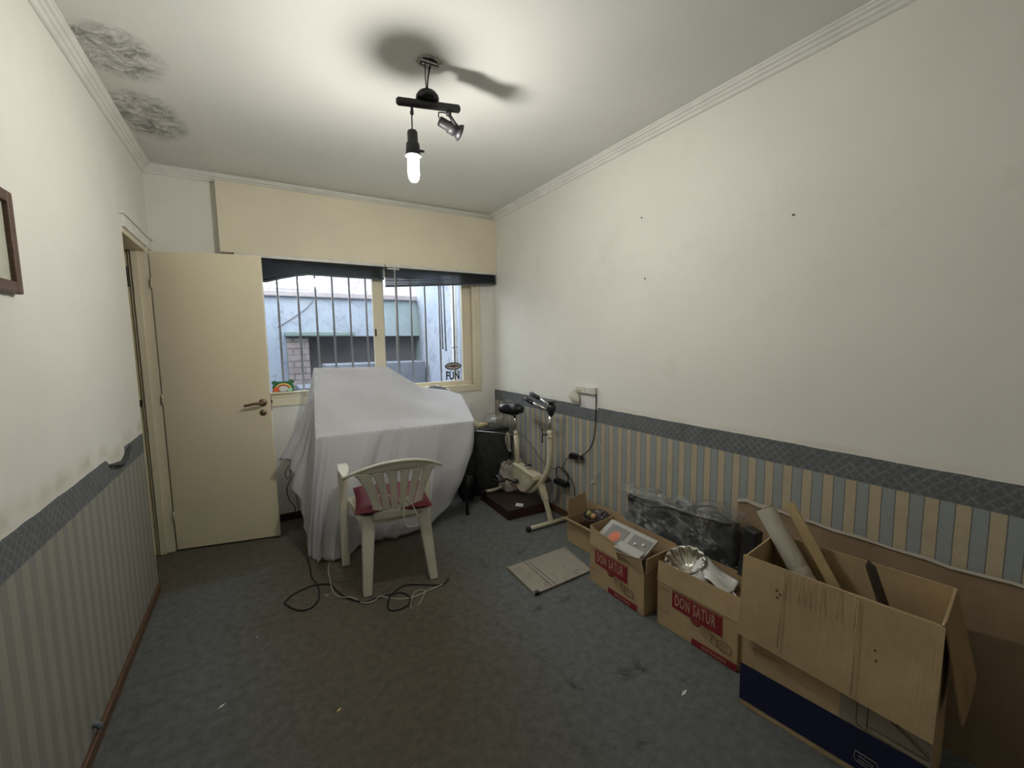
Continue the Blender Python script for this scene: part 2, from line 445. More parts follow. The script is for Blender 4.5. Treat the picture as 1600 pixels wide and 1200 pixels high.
struct(MB().box((XL, YF, 0), (XL+.014, JY0, .045)).build('baseboard_left', M['base'], bevel=.003))
struct(MB().box((XR-.014, YF, 0), (XR, YB, .055)).build('baseboard_right', M['base'], bevel=.003))
struct(MB().box((XL, YB-.014, 0), (XR-.014, YB, .06)).build('baseboard_back', M['platside'], bevel=.003))

# roller shutter housing above the window
struct(MB().box((-.181, YB-.082, 2.050), (XR, YB, 2.534)).build('trim_4', M['shutter'], bevel=.003))
# trim over the doorway, door lining and stop
w = MB(); w.box((XL-.002, JY0-.005, DH), (XL+.014, YB-.004, DH+.065)); w.box((XL-.002, JY0-.02, DH+.065), (XL+.022, YB-.002, DH+.078))
struct(w.build('trim_5', M['crown'], bevel=.003))
w = MB()
w.box((XL-.085, 3.585, 0), (XL+.012, 3.64, DH)); w.box((XL-.105, JY0, DH-.03), (XL+.004, 3.64, DH+.001))
w.box((XL-.07, 3.570, 0), (XL-.035, 3.586, DH-.03))
w.box((XL-.105, JY0-.001, 0), (XL-.0, JY0+.012, DH-.03))
struct(w.build('trim_6', M['cream'], bevel=.002))
# the tiled passage beyond the doorway
w = MB(); w.box((-2.0, 3.598, -.05), (XL-.088, 3.76, H-.0)); struct(w.build('wall_passage', M['tile']))
w = MB(); w.box((-2.1, 1.9, -.05), (-2.0, 3.76, H)); w.box((-2.0, 1.8, -.05), (XL-WT, 1.9, H)); struct(w.build('wall_passage_far', M['wallB']))
struct(MB().box((-2.1, 1.8, H), (XL-WT, 3.76, H+.1)).build('ceiling_passage', M['wallB']))
struct(MB().box((-2.1, 1.8, -.05), (XL-WT, 3.76, -.001)).build('floor_passage', M['board']))
o = MB().box((-.712, 3.584, 1.775), (-.668, 3.598, 1.90)).build('wall_plaque', M['dark'], bevel=.002)
o.location = (0, 0, 0); tag(o, 'small dark framed plaque on the tiled passage wall seen through the doorway', 'plaque')
sw = empty('light_switch', (-.684, 3.598, 1.03), 'small black switch on the cream door lining left of the open door', 'switch')
MB().box((-.010, -.010, -.022), (.017, 0, .022)).build('plate', M['black'], sw, bevel=.002)
MB().box((-.003, -.016, -.010), (.009, -.0115, .010)).build('rocker', M['dark'], sw, bevel=.001)

# ------------------------------------------------------------------ door leaf
dr = empty('door_1', (-.557, 3.574, 0), None, None, rz=-.2177); del_keys = None
tag(dr, kind='structure')
MB().box((0, 0, .012), (.628, .035, 2.003)).build('leaf', M['door'], dr, bevel=.003)
hd = MB(); hd.lathe([(0, -.008), (.024, -.008), (.026, -.004), (.026, 0)], align((.581, 0, .993), (0, 1, 0)), 24)
hd.build('rosette', M['brass'], dr)
k = MB(); k.lathe([(0, -.007), (.020, -.007), (.022, -.003), (.022, 0)], align((.578, 0, .922), (0, 1, 0)), 24); k.box((.576, -.0085, .912), (.580, -.006, .929))
k.build('keyhole_escutcheon', M['brass'], dr)
lv = MB(); lv.tube(smooth_path([(.581, 0, .993), (.581, -.035, .993), (.572, -.045, .993), (.53, -.047, .990), (.475, -.043, .980)], 5), [.009]*21, 10)
lv.build('handle', M['brass'], dr)
MB().box((.6275, .008, .93), (.6295, .028, 1.05)).build('lock_plate', M['brass'], dr)
MB().box((.629, .012, .985), (.636, .024, 1.005)).build('latch', M['dark'], dr)
for z in (.25, 1.05, 1.80):
    MB().tube([(0, -.006, z-.03), (0, -.004, z+.03)], .004, 8).build('hinge', M['cream'], dr)

# ------------------------------------------------------------------ window
win = empty('window_1', (0, 0, 0), None, None); tag(win, kind='structure')
f = MB(); y0, y1 = YB-.012, YB+.09
f.box((WX0, y0, WZ0-.02), (WX1, y1, .985)); f.box((1.800, y0, .985), (WX1, y1, WZ1)); f.box((WX0, y0, .985), (-.0, y1, WZ1)); f.box((WX0, y0, 2.02), (WX1, y1, WZ1))
f.build('window_frame', M['cream'], win, bevel=.003)
MB().box((1.828, y0-.003, 1.035), (1.862, y0+.003, 2.02)).build('cover_strip', M['cream'], win, bevel=.0015)
def sash(x0, x1, z0, yy, bl, br, bb, name='sash'):
    f = MB(); d = .03
    f.box((x0, yy, z0), (x1, yy+d, z0+bb)); f.box((x0, yy, z0+bb), (x0+bl, yy+d, 2.02)); f.box((x1-br, yy, z0+bb), (x1, yy+d, 2.02)); f.box((x0+bl, yy, 1.965), (x1-br, yy+d, 2.02))
    s = f.build(name, M['cream'], win, bevel=.004)
    MB().box((x0+bl, yy+.014, z0+bb), (x1-br, yy+.017, 1.965)).build('glass_pane', M['glass'], s)
    return s
s1 = sash(.0, .955, .985, YB+.004, .05, .09, .035)
s2 = sash(.90, 1.798, .985, YB+.045, .05, .095, .04)
MB().box((.872, YB-.012, 1.455), (.884, YB+.006, 1.515)).build('latch', M['black'], s1, bevel=.002)
MB().box((WX0, YB+.075, .985), (WX1, YB+.16, 1.012)).build('sill', M['white'], win)
MB().box((-.0, YB-.02, 1.018), (.86, YB+.004, 1.030)).build('bead', M['cream'], win, bevel=.002)

# stickers on the glass
def text_mesh(body, size, mat, name, M4, parent=None, ext=.0004, sx=1.0, align_x='LEFT', shear=0, bold=0, space=1.0):
    cu = bpy.data.curves.new(name, 'FONT'); cu.body = body; cu.size = size; cu.extrude = ext; cu.align_x = align_x
    cu.shear = shear; cu.offset = bold; cu.space_character = space; cu.resolution_u = 3
    tmp = bpy.data.objects.new('t', cu); COL.objects.link(tmp)
    dg = bpy.context.evaluated_depsgraph_get(); me = bpy.data.meshes.new_from_object(tmp.evaluated_get(dg))
    bpy.data.objects.remove(tmp)
    me.transform(M4 @ Matrix.Diagonal((sx, 1, 1, 1))); me.materials.clear(); me.materials.append(mat); me.name = name
    o = bpy.data.objects.new(name, me); COL.objects.link(o)
    if parent: o.parent = parent
    return o
def frame4(p, ex, ey):
    ex, ey = V(ex).normalized(), V(ey).normalized(); n = ex.cross(ey)
    m = Matrix((ex, ey, n)).transposed().to_4x4(); m.translation = V(p); return m

yg = YB+.058
fs = empty('fun_sticker', (1.60, yg, 1.04), 'clear sticker reading FUN in dark slim letters, low on the right window pane', 'sticker')
text_mesh('FUN', .105, M['black'], 'lettering', frame4((-.075, -.001, .0), (1, 0, 0), (0, 0, 1)), fs, sx=.70, bold=.003)
for (x, w_) in ((-.078, .022), (-.030, .02), (.010, .02), (.030, .02), (.060, .02)): MB().box((x, -.002, .074), (x+w_, -.0008, .078)).build('serif', M['black'], fs)
ov = empty('oval_sticker', (1.605, yg, 1.165), 'small black oval badge sticker above the FUN letters on the window pane', 'sticker')
e = MB(); n = 32; outer = [V((.085*cos(2*pi*i/n), 0, .036*sin(2*pi*i/n))) for i in range(n)]
e.slab(outer, .001); e.build('oval_rim', M['black'], ov)
e = MB(); e.slab([V((p.x*.86, -.0015, p.z*.72)) for p in outer], .001); e.build('oval_field', M['frost'], ov)
e = MB(); e.slab([(-.05, -.003, 0), (-.01, -.003, .014), (.05, -.003, .006), (.01, -.003, -.014)], .0008); e.slab([(-.062, -.003, -.004), (.062, -.003, -.004), (.062, -.003, .004), (-.062, -.003, .004)], .0009)
e.build('emblem', M['wood'], ov)
yg = YB+.017
rb = empty('rainbow_sticker', (.155, yg, 1.025), 'colourful rainbow sticker with dark outline in lower left corner of window', 'sticker')
def disc(mb, cx, cz, rx, rz, y, n=24, a0=0, a1=2*pi):
    mb.slab([V((cx+rx*cos(a0+(a1-a0)*i/n), y, cz+rz*sin(a0+(a1-a0)*i/n))) for i in range(n if abs(a1-a0-2*pi) < 1e-6 else n+1)], .0006)
e = MB(); e.slab([(-.075, 0, .0), (.075, 0, 0), (.075, 0, .05), (.04, 0, .085), (-.04, 0, .085), (-.075, 0, .05)], .0006); disc(e, -.058, .077, .020, .016, -.0002); disc(e, .058, .080, .020, .018, -.0002)
e.build('dark_outline', M['green'], rb)
def arc(rx, rz, tx, y, mat, name):
    e = MB(); n = 16; vs = []; fs_ = []
    for i in range(n+1):
        a = pi*i/n
        vs += [V((rx*cos(a), y, .02+rz*sin(a))), V(((rx-tx)*cos(a), y, .02+(rz-tx)*sin(a)))]
    fs_ = [(2*i, 2*i+1, 2*i+3, 2*i+2) for i in range(n)]
    e.add(vs, fs_); e.build(name, mat, rb, solid=.0006)
arc(.060, .052, .012, -.0015, M['yellow'], 'yellow_band'); arc(.048, .040, .013, -.0017, M['redo'], 'red_band')
e = MB(); disc(e, 0, .028, .034, .022, -.0020); e.build('white_cloud', M['paper'], rb)
e = MB(); disc(e, -.05, .022, .022, .020, -.0024); e.build('orange_spot', M['orange'], rb)
e = MB(); disc(e, .045, .018, .018, .014, -.0028); e.build('mint_spot', M['mint'], rb)

# venetian blinds, pulled up
def droop(u): return 1-min(1, max(0, (u-.17)/.26))**.8 if u > .17 else 1
def blind(x0, x1, sag0, sag1, nsl, label, lump=None):
    b = empty('venetian_blind', (x0, YB-.062, 2.049), label, 'blind', group='venetian blinds')
    L = x1-x0
    MB().box((0, -.03, -.022), (L, .028, 0)).build('head_rail', M['rail'], b, bevel=.002)
    for i in range(nsl):
        t_ = (i+.5)/nsl
        z0 = -.026-(sag0-.026)*t_; z1 = -.026-(sag1-.026)*t_
        jit = random.uniform(-.003, .003)
        def fn(u, v, z0=z0, z1=z1, jit=jit):
            x = .004+(L-.008)*u
            z = z0+(z1-z0)*u
            if lump: z -= lump*t_*droop(u)
            return V((x, -.026+.05*v+jit, z+.004*(1-(2*v-1)**2)-((v-.5)*.022*droop(u) if lump else 0)))
        MB().grid(fn, 12, 5).build('slat', M['slat'], b, solid=.0012)
    def fb(u, v):
        x = .004+(L-.008)*u; z = -sag0+(sag0-sag1)*u
        if lump: z -= lump*droop(u)
        return V((x, -.026+.05*v, z))
    MB().grid(fb, 12, 2).build('bottom_rail', M['slat'], b, solid=.012)
    return b
b1 = blind(-.10, .953, .117, .117, 11, 'dark grey venetian blind bunched up over left half of window, drooping beside the door', .075)
b2 = blind(.960, 2.012, .176, .100, 14, 'dark grey venetian blind bunched up over right half of window, tilted lower at centre')
MB().tube([(.075, -.034, -.02), (.070, -.034, -.45), (.066, -.034, -.80)], .004, 6).build('tilt_wand', M['rail'], b2)
MB().box((.012, -.036, -.040), (.115, -.031, -.030)).build('wand_bracket', M['rail'], b2)

# window bars
g = empty('window_grille', (0, YB+.145, 0), 'grey painted iron security bars outside the window', 'window bars')
for x in (.02, .165, .31, .44, .57, .705, .84, .985, 1.11, 1.24, 1.375, 1.515, 1.66, 1.80):
    MB().tube([(x, 0, WZ0+.06), (x, 0, 2.05)], .0085, 8).build('bar', M['bar'], g)
for z in (1.005, 2.045): MB().box((-.05, -.008, z-.006), (1.865, .008, z+.006)).build('cross_rail', M['bar'], g)

# ------------------------------------------------------------------ outside patio
PY = 5.70
struct(MB().box((-1.5, yb2, -.06), (3.2, 9, -.02)).build('ground_patio', M['counter']))
w = MB(); w.box((-1.5, PY, 0), (.45, PY+.25, 1.96)); w.box((.45, PY, 1.49), (1.93, PY+.25, 1.96)); w.box((1.93, PY, 0), (2.6, PY+.25, 1.96)); w.box((.45, PY, 0), (1.93, PY+.25, .98))
struct(w.build('wall_patio', M['patiog']))
struct(MB().box((-1.5, PY-.05, 1.955), (2.6, PY+.3, 2.02)).build('trim_7', M['cap'], bevel=.01))
struct(MB().box((.28, PY-.16, 1.49), (1.05, PY, 1.545)).build('trim_8', M['ledge'], bevel=.01))
struct(MB().box((.45, PY+.20, .98), (1.93, PY+.26, 1.49)).build('wall_grill_recess', M['soot']))
pl_ = MB().box((.30, PY-.08, .62), (.53, PY+.02, 1.47)).build('brick_pillar', M['brick']); tag(pl_, 'worn brick pillar at left end of the outdoor grill recess', 'pillar')
ct = MB().box((.66, PY-.42, .0), (1.84, PY-.02, 1.16)).build('grill_counter', M['counter'], bevel=.01); tag(ct, 'grey concrete counter of the outdoor grill beyond the window', 'counter')
lb = MB().box((.36, PY-.6, .0), (.62, PY-.1, .93)).build('concrete_block', M['counter'], bevel=.01); tag(lb, 'low pale concrete block beside the brick pillar outside', 'block')
# right hand patio wall, running towards the window, with a rounded scalloped edge
w = MB()
def sw_(u, v):
    z = 2.6*v; y = yb2+.02+(5.66-yb2)*u
    return V((1.99-.07*u-.03*sin(z*3.2)*u, y, z))
w.grid(sw_, 8, 30); struct(w.build('wall_patio_right', M['patio'], solid=.08))
w = MB().box((1.2, 8.3, 0), (5.2, 8.4, 2.75)); w.box((-2.5, 8.3, 0), (1.2, 8.4, 2.36)); struct(w.build('wall_neighbour', mat_plaster('faded_pink_render', (.22, .20, .21), (.30, .28, .29), (.14, .11, .12), .7, 3)))
struct(MB().box((-.6, yb2, 0), (-.5, PY, 2.1)).build('wall_patio_left', M['patio']))
pp_ = empty('downpipe', (1.86, 4.35, 0), 'white vertical drainpipe on the patio wall outside the right pane', 'pipe')
MB().tube([(0, 0, 0), (0, 0, 2.6)], .03, 12).build('pipe', M['white'], pp_)
for z in (.6, 1.35, 2.1): MB().tube([(0, 0, z-.015), (0, 0, z+.015)], .036, 12).build('pipe_clip', M['rail'], pp_)
for (x, z0, z1) in ((1.70, 1.32, 2.2), (1.735, 1.30, 2.2)):
    o = MB().tube([(x, 4.3, z0), (x-.01, 4.3, z1), (x, 4.3, 2.35), (1.965, 4.3, 2.36)], .008, 6).build('hanging_rod', M['bar'])
    tag(o, 'thin grey rod hanging outside, %s of a pair beside the drainpipe' % ('left' if x < 1.72 else 'right'), 'rod', 'rods outside the window')
o = MB().tube(smooth_path([(.22, PY-.01, 1.60), (.5, PY-.012, 1.80), (.62, PY-.012, 1.93)], 4), .006, 6).build('loose_wire', M['bar']); tag(o, 'thin wire crossing the blue patio wall diagonally', 'wire')
cr = MB()
cr.grid(lambda u, v: V((.66+.05*cos(2*pi*u)*sin(pi*v)*(1+.3*sin(5*u*6.28)), PY-.52+.04*sin(2*pi*u)*sin(pi*v), .93+.15*v+.02*sin(9*u))), 12, 8, True)
o = cr.build('crumpled_bag', M['yel'], solid=.002); tag(o, 'small crumpled pale yellow bag on the ledge outside, above the sheet', 'bag')
MB_ = MB().box((.60, PY-.6, .90), (.74, PY-.44, .93)).build('ledge_stone', M['counter']); tag(MB_, 'flat stone under the pale bag outside', 'stone')

# ------------------------------------------------------------------ ceiling lamp
LX, LY = .714, 1.85
hole = MB()
pts = []
for i in range(20):
    a = 2*pi*i/20; r = 1+.16*sin(3*a+1)+.08*sin(7*a)
    pts.append(V((LX-.005+.040*r*cos(a), LY+.034*r*sin(a), H-.0006)))
hole.slab(pts[::-1], .0008)
cb = empty('ceiling_box', (0, 0, 0), 'ragged dark hole with junction box in the ceiling above the lamp', 'junction box')
hole.build('opening', M['black'], cb)  # flat black patch, painted darkness of the recess; no hole is cut
cm = MB()
for i in range(26):
    a = 2*pi*i/26; r = random.uniform(.95, 1.3); s = random.uniform(.003, .009)
    c = V((LX-.005+.042*r*cos(a), LY+.036*r*sin(a), H-.002))
    cm.slab([c+V((s*cos(b+i), s*sin(b+i)*.8, 0)) for b in (0, 1.5, 2.7, 3.9, 5.2)], -.003)
cm.build('broken_plaster', M['crumb'], cb)
st = MB(); st.box((LX-.046, LY-.012, H-.007), (LX+.03, LY-.004, H-.003), None); st.box((LX-.03, LY+.010, H-.007), (LX+.036, LY+.018, H-.003))
st.build('metal_strap', M['rail'], cb)

lamp = empty('track_lamp', (LX, LY, H), 'black two-spot ceiling lamp hanging by its wires, one socket with glowing bulb', 'ceiling lamp')
BL, BR_ = V((.575-LX, 1.872-LY, 2.405-H)), V((.836-LX, 1.838-LY, 2.423-H)); bd = (BR_-BL).normalized()
MB().tube([BL-bd*.008, BL, BR_, BR_+bd*.006], [.010, .0165, .0165, .010], 14).build('bar', M['fan'], lamp)
CC = BL+bd*.125+V((0, 0, .026))
MB().lathe([(0, .028), (.022, .0265), (.040, .019), (.049, .006), (.050, -.004), (.038, -.014), (0, -.016)], align(CC, (0, .10, 1)), 24).build('canopy', M['blackm'], lamp)
wr = MB(); wr.tube(smooth_path([CC+V((-.004, 0, .03)), CC+V((-.006, .0, .09)), V((-.022, 0, -.004))], 5), .0022, 6)
wr.tube(smooth_path([CC+V((.002, 0, .03)), CC+V((.006, 0, .08)), V((.006, .01, -.004))], 5), .0022, 6); wr.tube(smooth_path([CC+V((0, 0, .03)), CC+V((.002, .004, .06)), V((.002, .015, -.004))], 5), .0018, 6)
wr.build('supply_wire', M['wire'], lamp)
SX = BL+bd*.055; SB = V((.626-LX, LY-LY+.005, 0))
w = MB(); w.tube(smooth_path([SX+V((0, 0, -.012)), SX+V((.002, 0, -.03)), SX+V((.0, 0, -.055)), V((SB.x, SB.y, 2.292-H))], 4), [.007, .006, .005, .0065, .0065, .005, .004, .0035, .003, .003, .003, .003, .003][:13], 8)
w.tube([SX+V((.001, 0, -.034)), SX+V((.001, 0, -.046))], .008, 8); w.build('hanging_wire', M['fan'], lamp)
sk = MB(); sk.lathe([(0, 2.292-H), (.018, 2.291-H), (.022, 2.284-H), (.022, 2.243-H), (.028, 2.238-H), (.030, 2.200-H), (.026, 2.186-H), (.0, 2.186-H)], Matrix.Translation((SB.x, SB.y, 0)), 20)
sk.lathe([(.024, 2.196-H), (.035, 2.192-H), (.036, 2.187-H), (.024, 2.187-H)], Matrix.Translation((SB.x, SB.y, 0)), 20)
sk.tube([(SB.x+.02, SB.y, 2.215-H), (SB.x+.048, SB.y-.006, 2.213-H)], .006, 8)
sk.build('socket', M['fan'], lamp)
bu = MB(); bu.lathe([(.013, 2.186-H), (.020, 2.180-H), (.024, 2.168-H), (.0235, 2.11-H), (.020, 2.094-H), (.012, 2.084-H), (0, 2.081-H)], Matrix.Translation((SB.x, SB.y, 0)), 16)
bu.build('bulb', M['bulb'], lamp)
# second spot, unlit
J = BL+bd*.218
ar = MB(); ar.tube([J+V((0, 0, -.014)), J+V((.0, 0, -.032))], .012, 10); ar.tube([J+V((-.002, 0, -.026)), J+V((.030, -.004, -.066))], .0075, 8); ar.build('spot_arm', M['fan'], lamp)
SH0 = V((.754-LX, 1.868-LY, 2.367-H)); SH1 = V((.848-LX, 1.868-LY, 2.340-H)); dd = (SH1-SH0).normalized()
sp = MB(); sp.lathe([(0, 0), (.019, .001), (.021, .006), (.021, .046), (.027, .048), (.027, .080), (.022, .083), (.031, .094), (.036, .105), (.033, .105), (.024, .092), (0, .088)], align(SH0, dd), 22)
hsp = sp.build('spot_head', M['fan'], lamp)
w = MB(); w.tube(smooth_path([SH0+V((0, 0, .012)), SH0+V((.0, 0, .034)), SH0+V((.03, 0, .040)), J+V((-.006, 0, -.03))], 5), .0028, 6); w.build('spot_wire', M['wire'], lamp)

# ------------------------------------------------------------------ left wall: picture, torn wallpaper
pf = empty('picture_frame', (XL, 1.5, 1.545), 'brown wooden picture frame on left wall, only its right edge in view', 'picture frame')
f = MB(); y0, y1, zz0, zz1, wd = -.28, .262, 0, .278, .033
f.box((.0, y1-wd, zz0), (.02, y1, zz1)); f.box((0, y0, zz0), (.02, y0+wd, zz1)); f.box((0, y0+wd, zz0), (.02, y1-wd, zz0+wd)); f.box((0, y0+wd, zz1-wd), (.02, y1-wd, zz1))
f.build('frame', M['wood'], pf, bevel=.004); MB().box((.001, y0+wd, wd), (.008, y1-wd, zz1-wd)).build('picture', M['art'], pf)
cu = MB()
def curl(u, v):
    y = 2.42+.34*u; a = v*2.6*(1-.25*abs(2*u-1)); r = .006+.007*sin(pi*u)
    return V((XL+.002+r*sin(a)*1.3, y, .895-.055*(1-abs(2*u-1))*.6-.0+r*(cos(a)-1)+.018*u))
cu.grid(curl, 18, 7); o = cu.build('curled_wallpaper_border', M['black'], solid=.0006)
o.data.materials.clear(); o.data.materials.append(simple('border_back', (.05, .052, .055), .9)); tag(o, 'strip of grey wallpaper border peeling and curling off the left wall', 'torn wallpaper')
pg = MB().tube([(XL, 1.93, .085), (XL+.012, 1.93, .080), (XL+.02, 1.93, .065)], .010, 8).build('wall_plug', M['counter']); tag(pg, 'small grey plug stub low on the left wall above the skirting', 'plug')

# ------------------------------------------------------------------ sheet-covered table
tb = empty('sloped_table', (.85, 3.15, 0), 'dark-legged table hidden under the grey sheet', 'table')
tt = MB(); q = [V((-.54, -.17, .72)), V((.50, -.17, .71)), V((.56, .20, .82)), V((.03, .20, .84)), V((-.48, .20, .84))]
tt.slab(q, -.02); tt.build('tabletop', M['darkwood'], tb)
for (x, y, z) in ((-.48, -.12, .76), (.50, -.08, .76), (.60, .20, .87), (-.46, .20, 1.12)):
    sx = .03 if x > 0 else -.0
    MB().slab([(x-.014+sx, y-.014, 0), (x+.014+sx, y-.014, 0), (x+.014+sx, y+.014, 0), (x-.014+sx, y+.014, 0)], .004).tube([(x+sx, y, 0), (x, y, z)], [.013, .015], 8).build('leg', M['dark'], tb)

edge = [(.285,2.95,.800),(.42,2.95,.803),(.56,2.95,.801),(.72,2.95,.799),(.92,2.95,.795),(1.17,2.95,.790),(1.405,2.95,.787),(1.435,3.08,.830),(1.50,3.40,.940),(1.38,3.43,.985),(1.15,3.43,1.025),(.875,3.41,1.208),(.60,3.41,1.215),(.345,3.41,1.222),(.322,3.24,1.07),(.300,3.08,.92)]
hem = [(.212,2.955,.010),(.315,2.86,.008),(.43,2.86,.010),(.575,2.94,.030),(.78,2.93,.022),(1.00,2.95,.050),(1.20,2.98,.150),(1.395,3.08,.52),(1.50,3.47,.55),(1.38,3.50,.5),(1.15,3.52,.5),(.90,3.52,.5),(.60,3.52,.5),(.20,3.48,.45),(.135,3.26,.60),(.195,3.06,.20)]
belly = [.0,.01,.02,.03,.02,.03,.075,.05,.02,.02,.02,.02,.02,.0,-.015,.0]
SEG = 20; NR = 34; nE = len(edge)
cl = MB(); loopE = smooth_path(edge, SEG, True); loopH = smooth_path(hem, SEG, True)
# keep the crisp table edges: blend the spline back to straight chords
for i in range(nE):
    a, b = V(edge[i]), V(edge[(i+1) % nE])
    for j in range(SEG): loopE[i*SEG+j] = a.lerp(b, j/SEG)
N = len(loopE); cen = V((.86, 3.2, .8)); vs = []
for j in range(NR+1):
    t_ = j/NR
    for i in range(N):
        e_, h_ = loopE[i], loopH[i]
        s = i/SEG; k0 = int(s) % nE; fr = s-int(s)
        bl_ = belly[k0]*(1-fr)+belly[(k0+1) % nE]*fr
        hx = 1-(1-t_)**(1.6 if s < 6 else 1.15)
        p = V((e_.x+(h_.x-e_.x)*hx*.9+(h_.x-e_.x)*.1*t_, e_.y+(h_.y-e_.y)*hx, e_.z+(h_.z-e_.z)*t_))
        out = V((e_.x-cen.x, e_.y-cen.y, 0)); dx, dy = abs(out.x)/.62, abs(out.y)/.25
        nrm = V((out.x/.62**2, out.y/.25**2, 0)).normalized()
        if 0 <= s < 6: nrm = V((.05, -1, 0))
        elif 7 <= s < 8.2: nrm = V((1, -.1, 0))
        elif 13 < s < 15.6: nrm = V((-1, -.15, 0))
        nrm.normalize()
        am = (t_**.7)*(.050 if s < 6.5 else .034 if s > 12.5 else .028)
        ph = 2.6*s+1.1*sin(s*1.7)+.9*t_*sin(s*.9)
        fold = 1.5*(1-abs(sin(ph*1.15+.8*t_)))**2.2-.35+.35*sin(ph*4.3+1.0+2*t_)
        side_amp = .6+.4*sin(s*2.3+1)
        p += nrm*(am*fold*side_amp+bl_*max(0, sin(pi*t_))**1.3*.9)
        p += nrm*noise.noise(V((s*1.2, t_*4, 3)))*.016*t_
        if p.z < .006: p.z = .006
        vs.append(p)
fs_ = []
for j in range(NR):
    for i in range(N):
        i2 = (i+1) % N; fs_.append((j*N+i, (j+1)*N+i, (j+1)*N+i2, j*N+i2))
cl.add(vs, fs_, True)
# top surface ruled from the back edge to the front edge
back = [(.345,3.41,1.222),(.60,3.41,1.215),(.875,3.41,1.208),(1.15,3.43,1.025),(1.38,3.43,.985),(1.50,3.40,.940)]
backx = [0, .24, .50, .70, .88, 1.0]
front = edge[:7]; frontx = [(p[0]-.285)/(1.405-.285) for p in front]
left = [(.345,3.41,1.222),(.322,3.24,1.07),(.300,3.08,.92),(.285,2.95,.800)]; right = [(1.50,3.40,.940),(1.435,3.08,.830),(1.405,2.95,.787)]
def pw(P, X, u):
    for i in range(len(X)-1):
        if u <= X[i+1]+1e-9:
            f_ = (u-X[i])/(X[i+1]-X[i]); return V(P[i]).lerp(V(P[i+1]), f_)
    return V(P[-1])
def top(u, v):
    a = pw(back, backx, u); b = pw(front, frontx, u); p = a.lerp(b, v)
    Lc = V(left[0]).lerp(V(left[3]), v); Lr = pw(left, [0, .37, .72, 1], v); Rc = V(right[0]).lerp(V(right[2]), v); Rr = pw(right, [0, .71, 1], v)
    p += (Lr-Lc)*(1-u)+(Rr-Rc)*u
    w_ = min(u, 1-u, v, 1-v)*6; w_ = min(1, max(0, w_))
    p.z += w_*(.010*noise.noise(V((u*4, v*3, 1)))-.008+.010*sin(9*u-7*v)*max(0, u-.35))
    return p
cl2 = MB(); cl2.grid(top, 60, 40)
off = len(cl.v); cl.v += cl2.v; cl.f += [tuple(i+off for i in f) for f in cl2.f]; cl.sm += cl2.sm
shc = cl.build('grey_bedsheet', M['cloth'], fix=True); 
md = shc.modifiers.new('weld', 'WELD'); md.merge_threshold = .004
md = shc.modifiers.new('s', 'SOLIDIFY'); md.thickness = .002; md.offset = 1
tag(shc, 'large light grey sheet draped over the sloped table below the window, hem reaching the carpet', 'sheet')

# back of the drape; its white colour paints in the window light it catches
wc = MB(); wc.grid(lambda u, v: V((1.10+.34*u, 3.47+.09*v, .97+.055*sin(pi*u)*(1-.4*v)+.02*noise.noise(V((u*7, v*5, 2)))-.04*v*v+(.03 if u < .06 else 0))), 20, 8)
o = wc.build('window_lit_drape', M['white'], solid=.002); tag(o, 'back of the grey sheet under the window, coloured white for the window light on it', 'cloth')

# ------------------------------------------------------------------ plastic chair seen from behind
ch = empty('plastic_chair', (.6235, 2.335, 0), 'off-white plastic garden armchair seen from behind, right arm broken off', 'chair', rz=radians(-4.5))
MC = M['chair']
def leg(top_, bot, w0, w1, name='leg', d0=.05, d1=.04):
    top_, bot = V(top_), V(bot); m_ = MB(); n = 10; vs = []
    for i in range(n+1):
        t_ = i/n; c = top_.lerp(bot, t_); ww = (w0+(w1-w0)*t_)/2; dp = (d0+(d1-d0)*t_)/2
        for (a, b) in ((-1, -.8), (-.6, -1), (.6, -1), (1, -.8), (1, 1), (-1, 1)): vs.append(c+V((a*ww, b*dp, 0)))
    fs_ = [(i*6+k, i*6+(k+1) % 6, (i+1)*6+(k+1) % 6, (i+1)*6+k) for i in range(n) for k in range(6)]
    fs_ += [tuple(range(5, -1, -1)), tuple(range(n*6, n*6+6))]
    return m_.add(vs, fs_).build(name, MC, ch, bevel=.004)
leg((-.155, .045, .445), (-.185, 0, .004), .072, .046)
leg((.150, .045, .445), (.190, 0, .004), .072, .046)
leg((-.250, .395, .620), (-.262, .405, .004), .062, .044)
leg((.262, .375, .600), (.262, .400, .004), .050, .042)
# seat
def seat(u, v):
    x = (u-.5)*(.37+.10*v); y = .03+.40*v
    z = .425+.010*v-.018*sin(pi*u)*sin(pi*v)
    if v > .95: z -= .02
    return V((x, y, z))
MB().grid(seat, 16, 16).build('seat', MC, ch, solid=.006)
ap = MB(); ap.slab([(-.17, .022, .435), (.17, .022, .435), (.165, .020, .375), (.08, .018, .390), (-.08, .018, .390), (-.165, .020, .375)], .005)
for s in (-1, 1): ap.slab([(s*.185, .03, .435), (s*.235, .42, .44), (s*.235, .42, .40), (s*.185, .03, .385)], .005)
ap.build('seat_apron', MC, ch, bevel=.002)
# backrest: top band, seven ribs, bottom band
def bpos(x, z):
    """point of the curved back shell"""
    h = (z-.43)/.34
    return V((x, -.015-.075*h+1.7*x*x*(.5+.5*h), z))
def band(xs_lo, xs_hi, n=30):
    pass
bk = MB()
def topz(a): return .765-.100*abs(a)**2.1
def lowz(a): return .708-.035*abs(a)**2
def topband(u, v):
    a = 2*u-1; x = a*.275*(1 if abs(a) < .8 else 1)
    hi = topz(a); lo = lowz(a) if abs(a) < .72 else hi-(hi-lowz(a))*(1-(abs(a)-.72)/.28*.85)
    p = bpos(x, lo+(hi-lo)*v); p.y += .06*max(0, abs(a)-.6)
    if a > .93: p.z -= .0
    return p
bk.grid(topband, 40, 5)
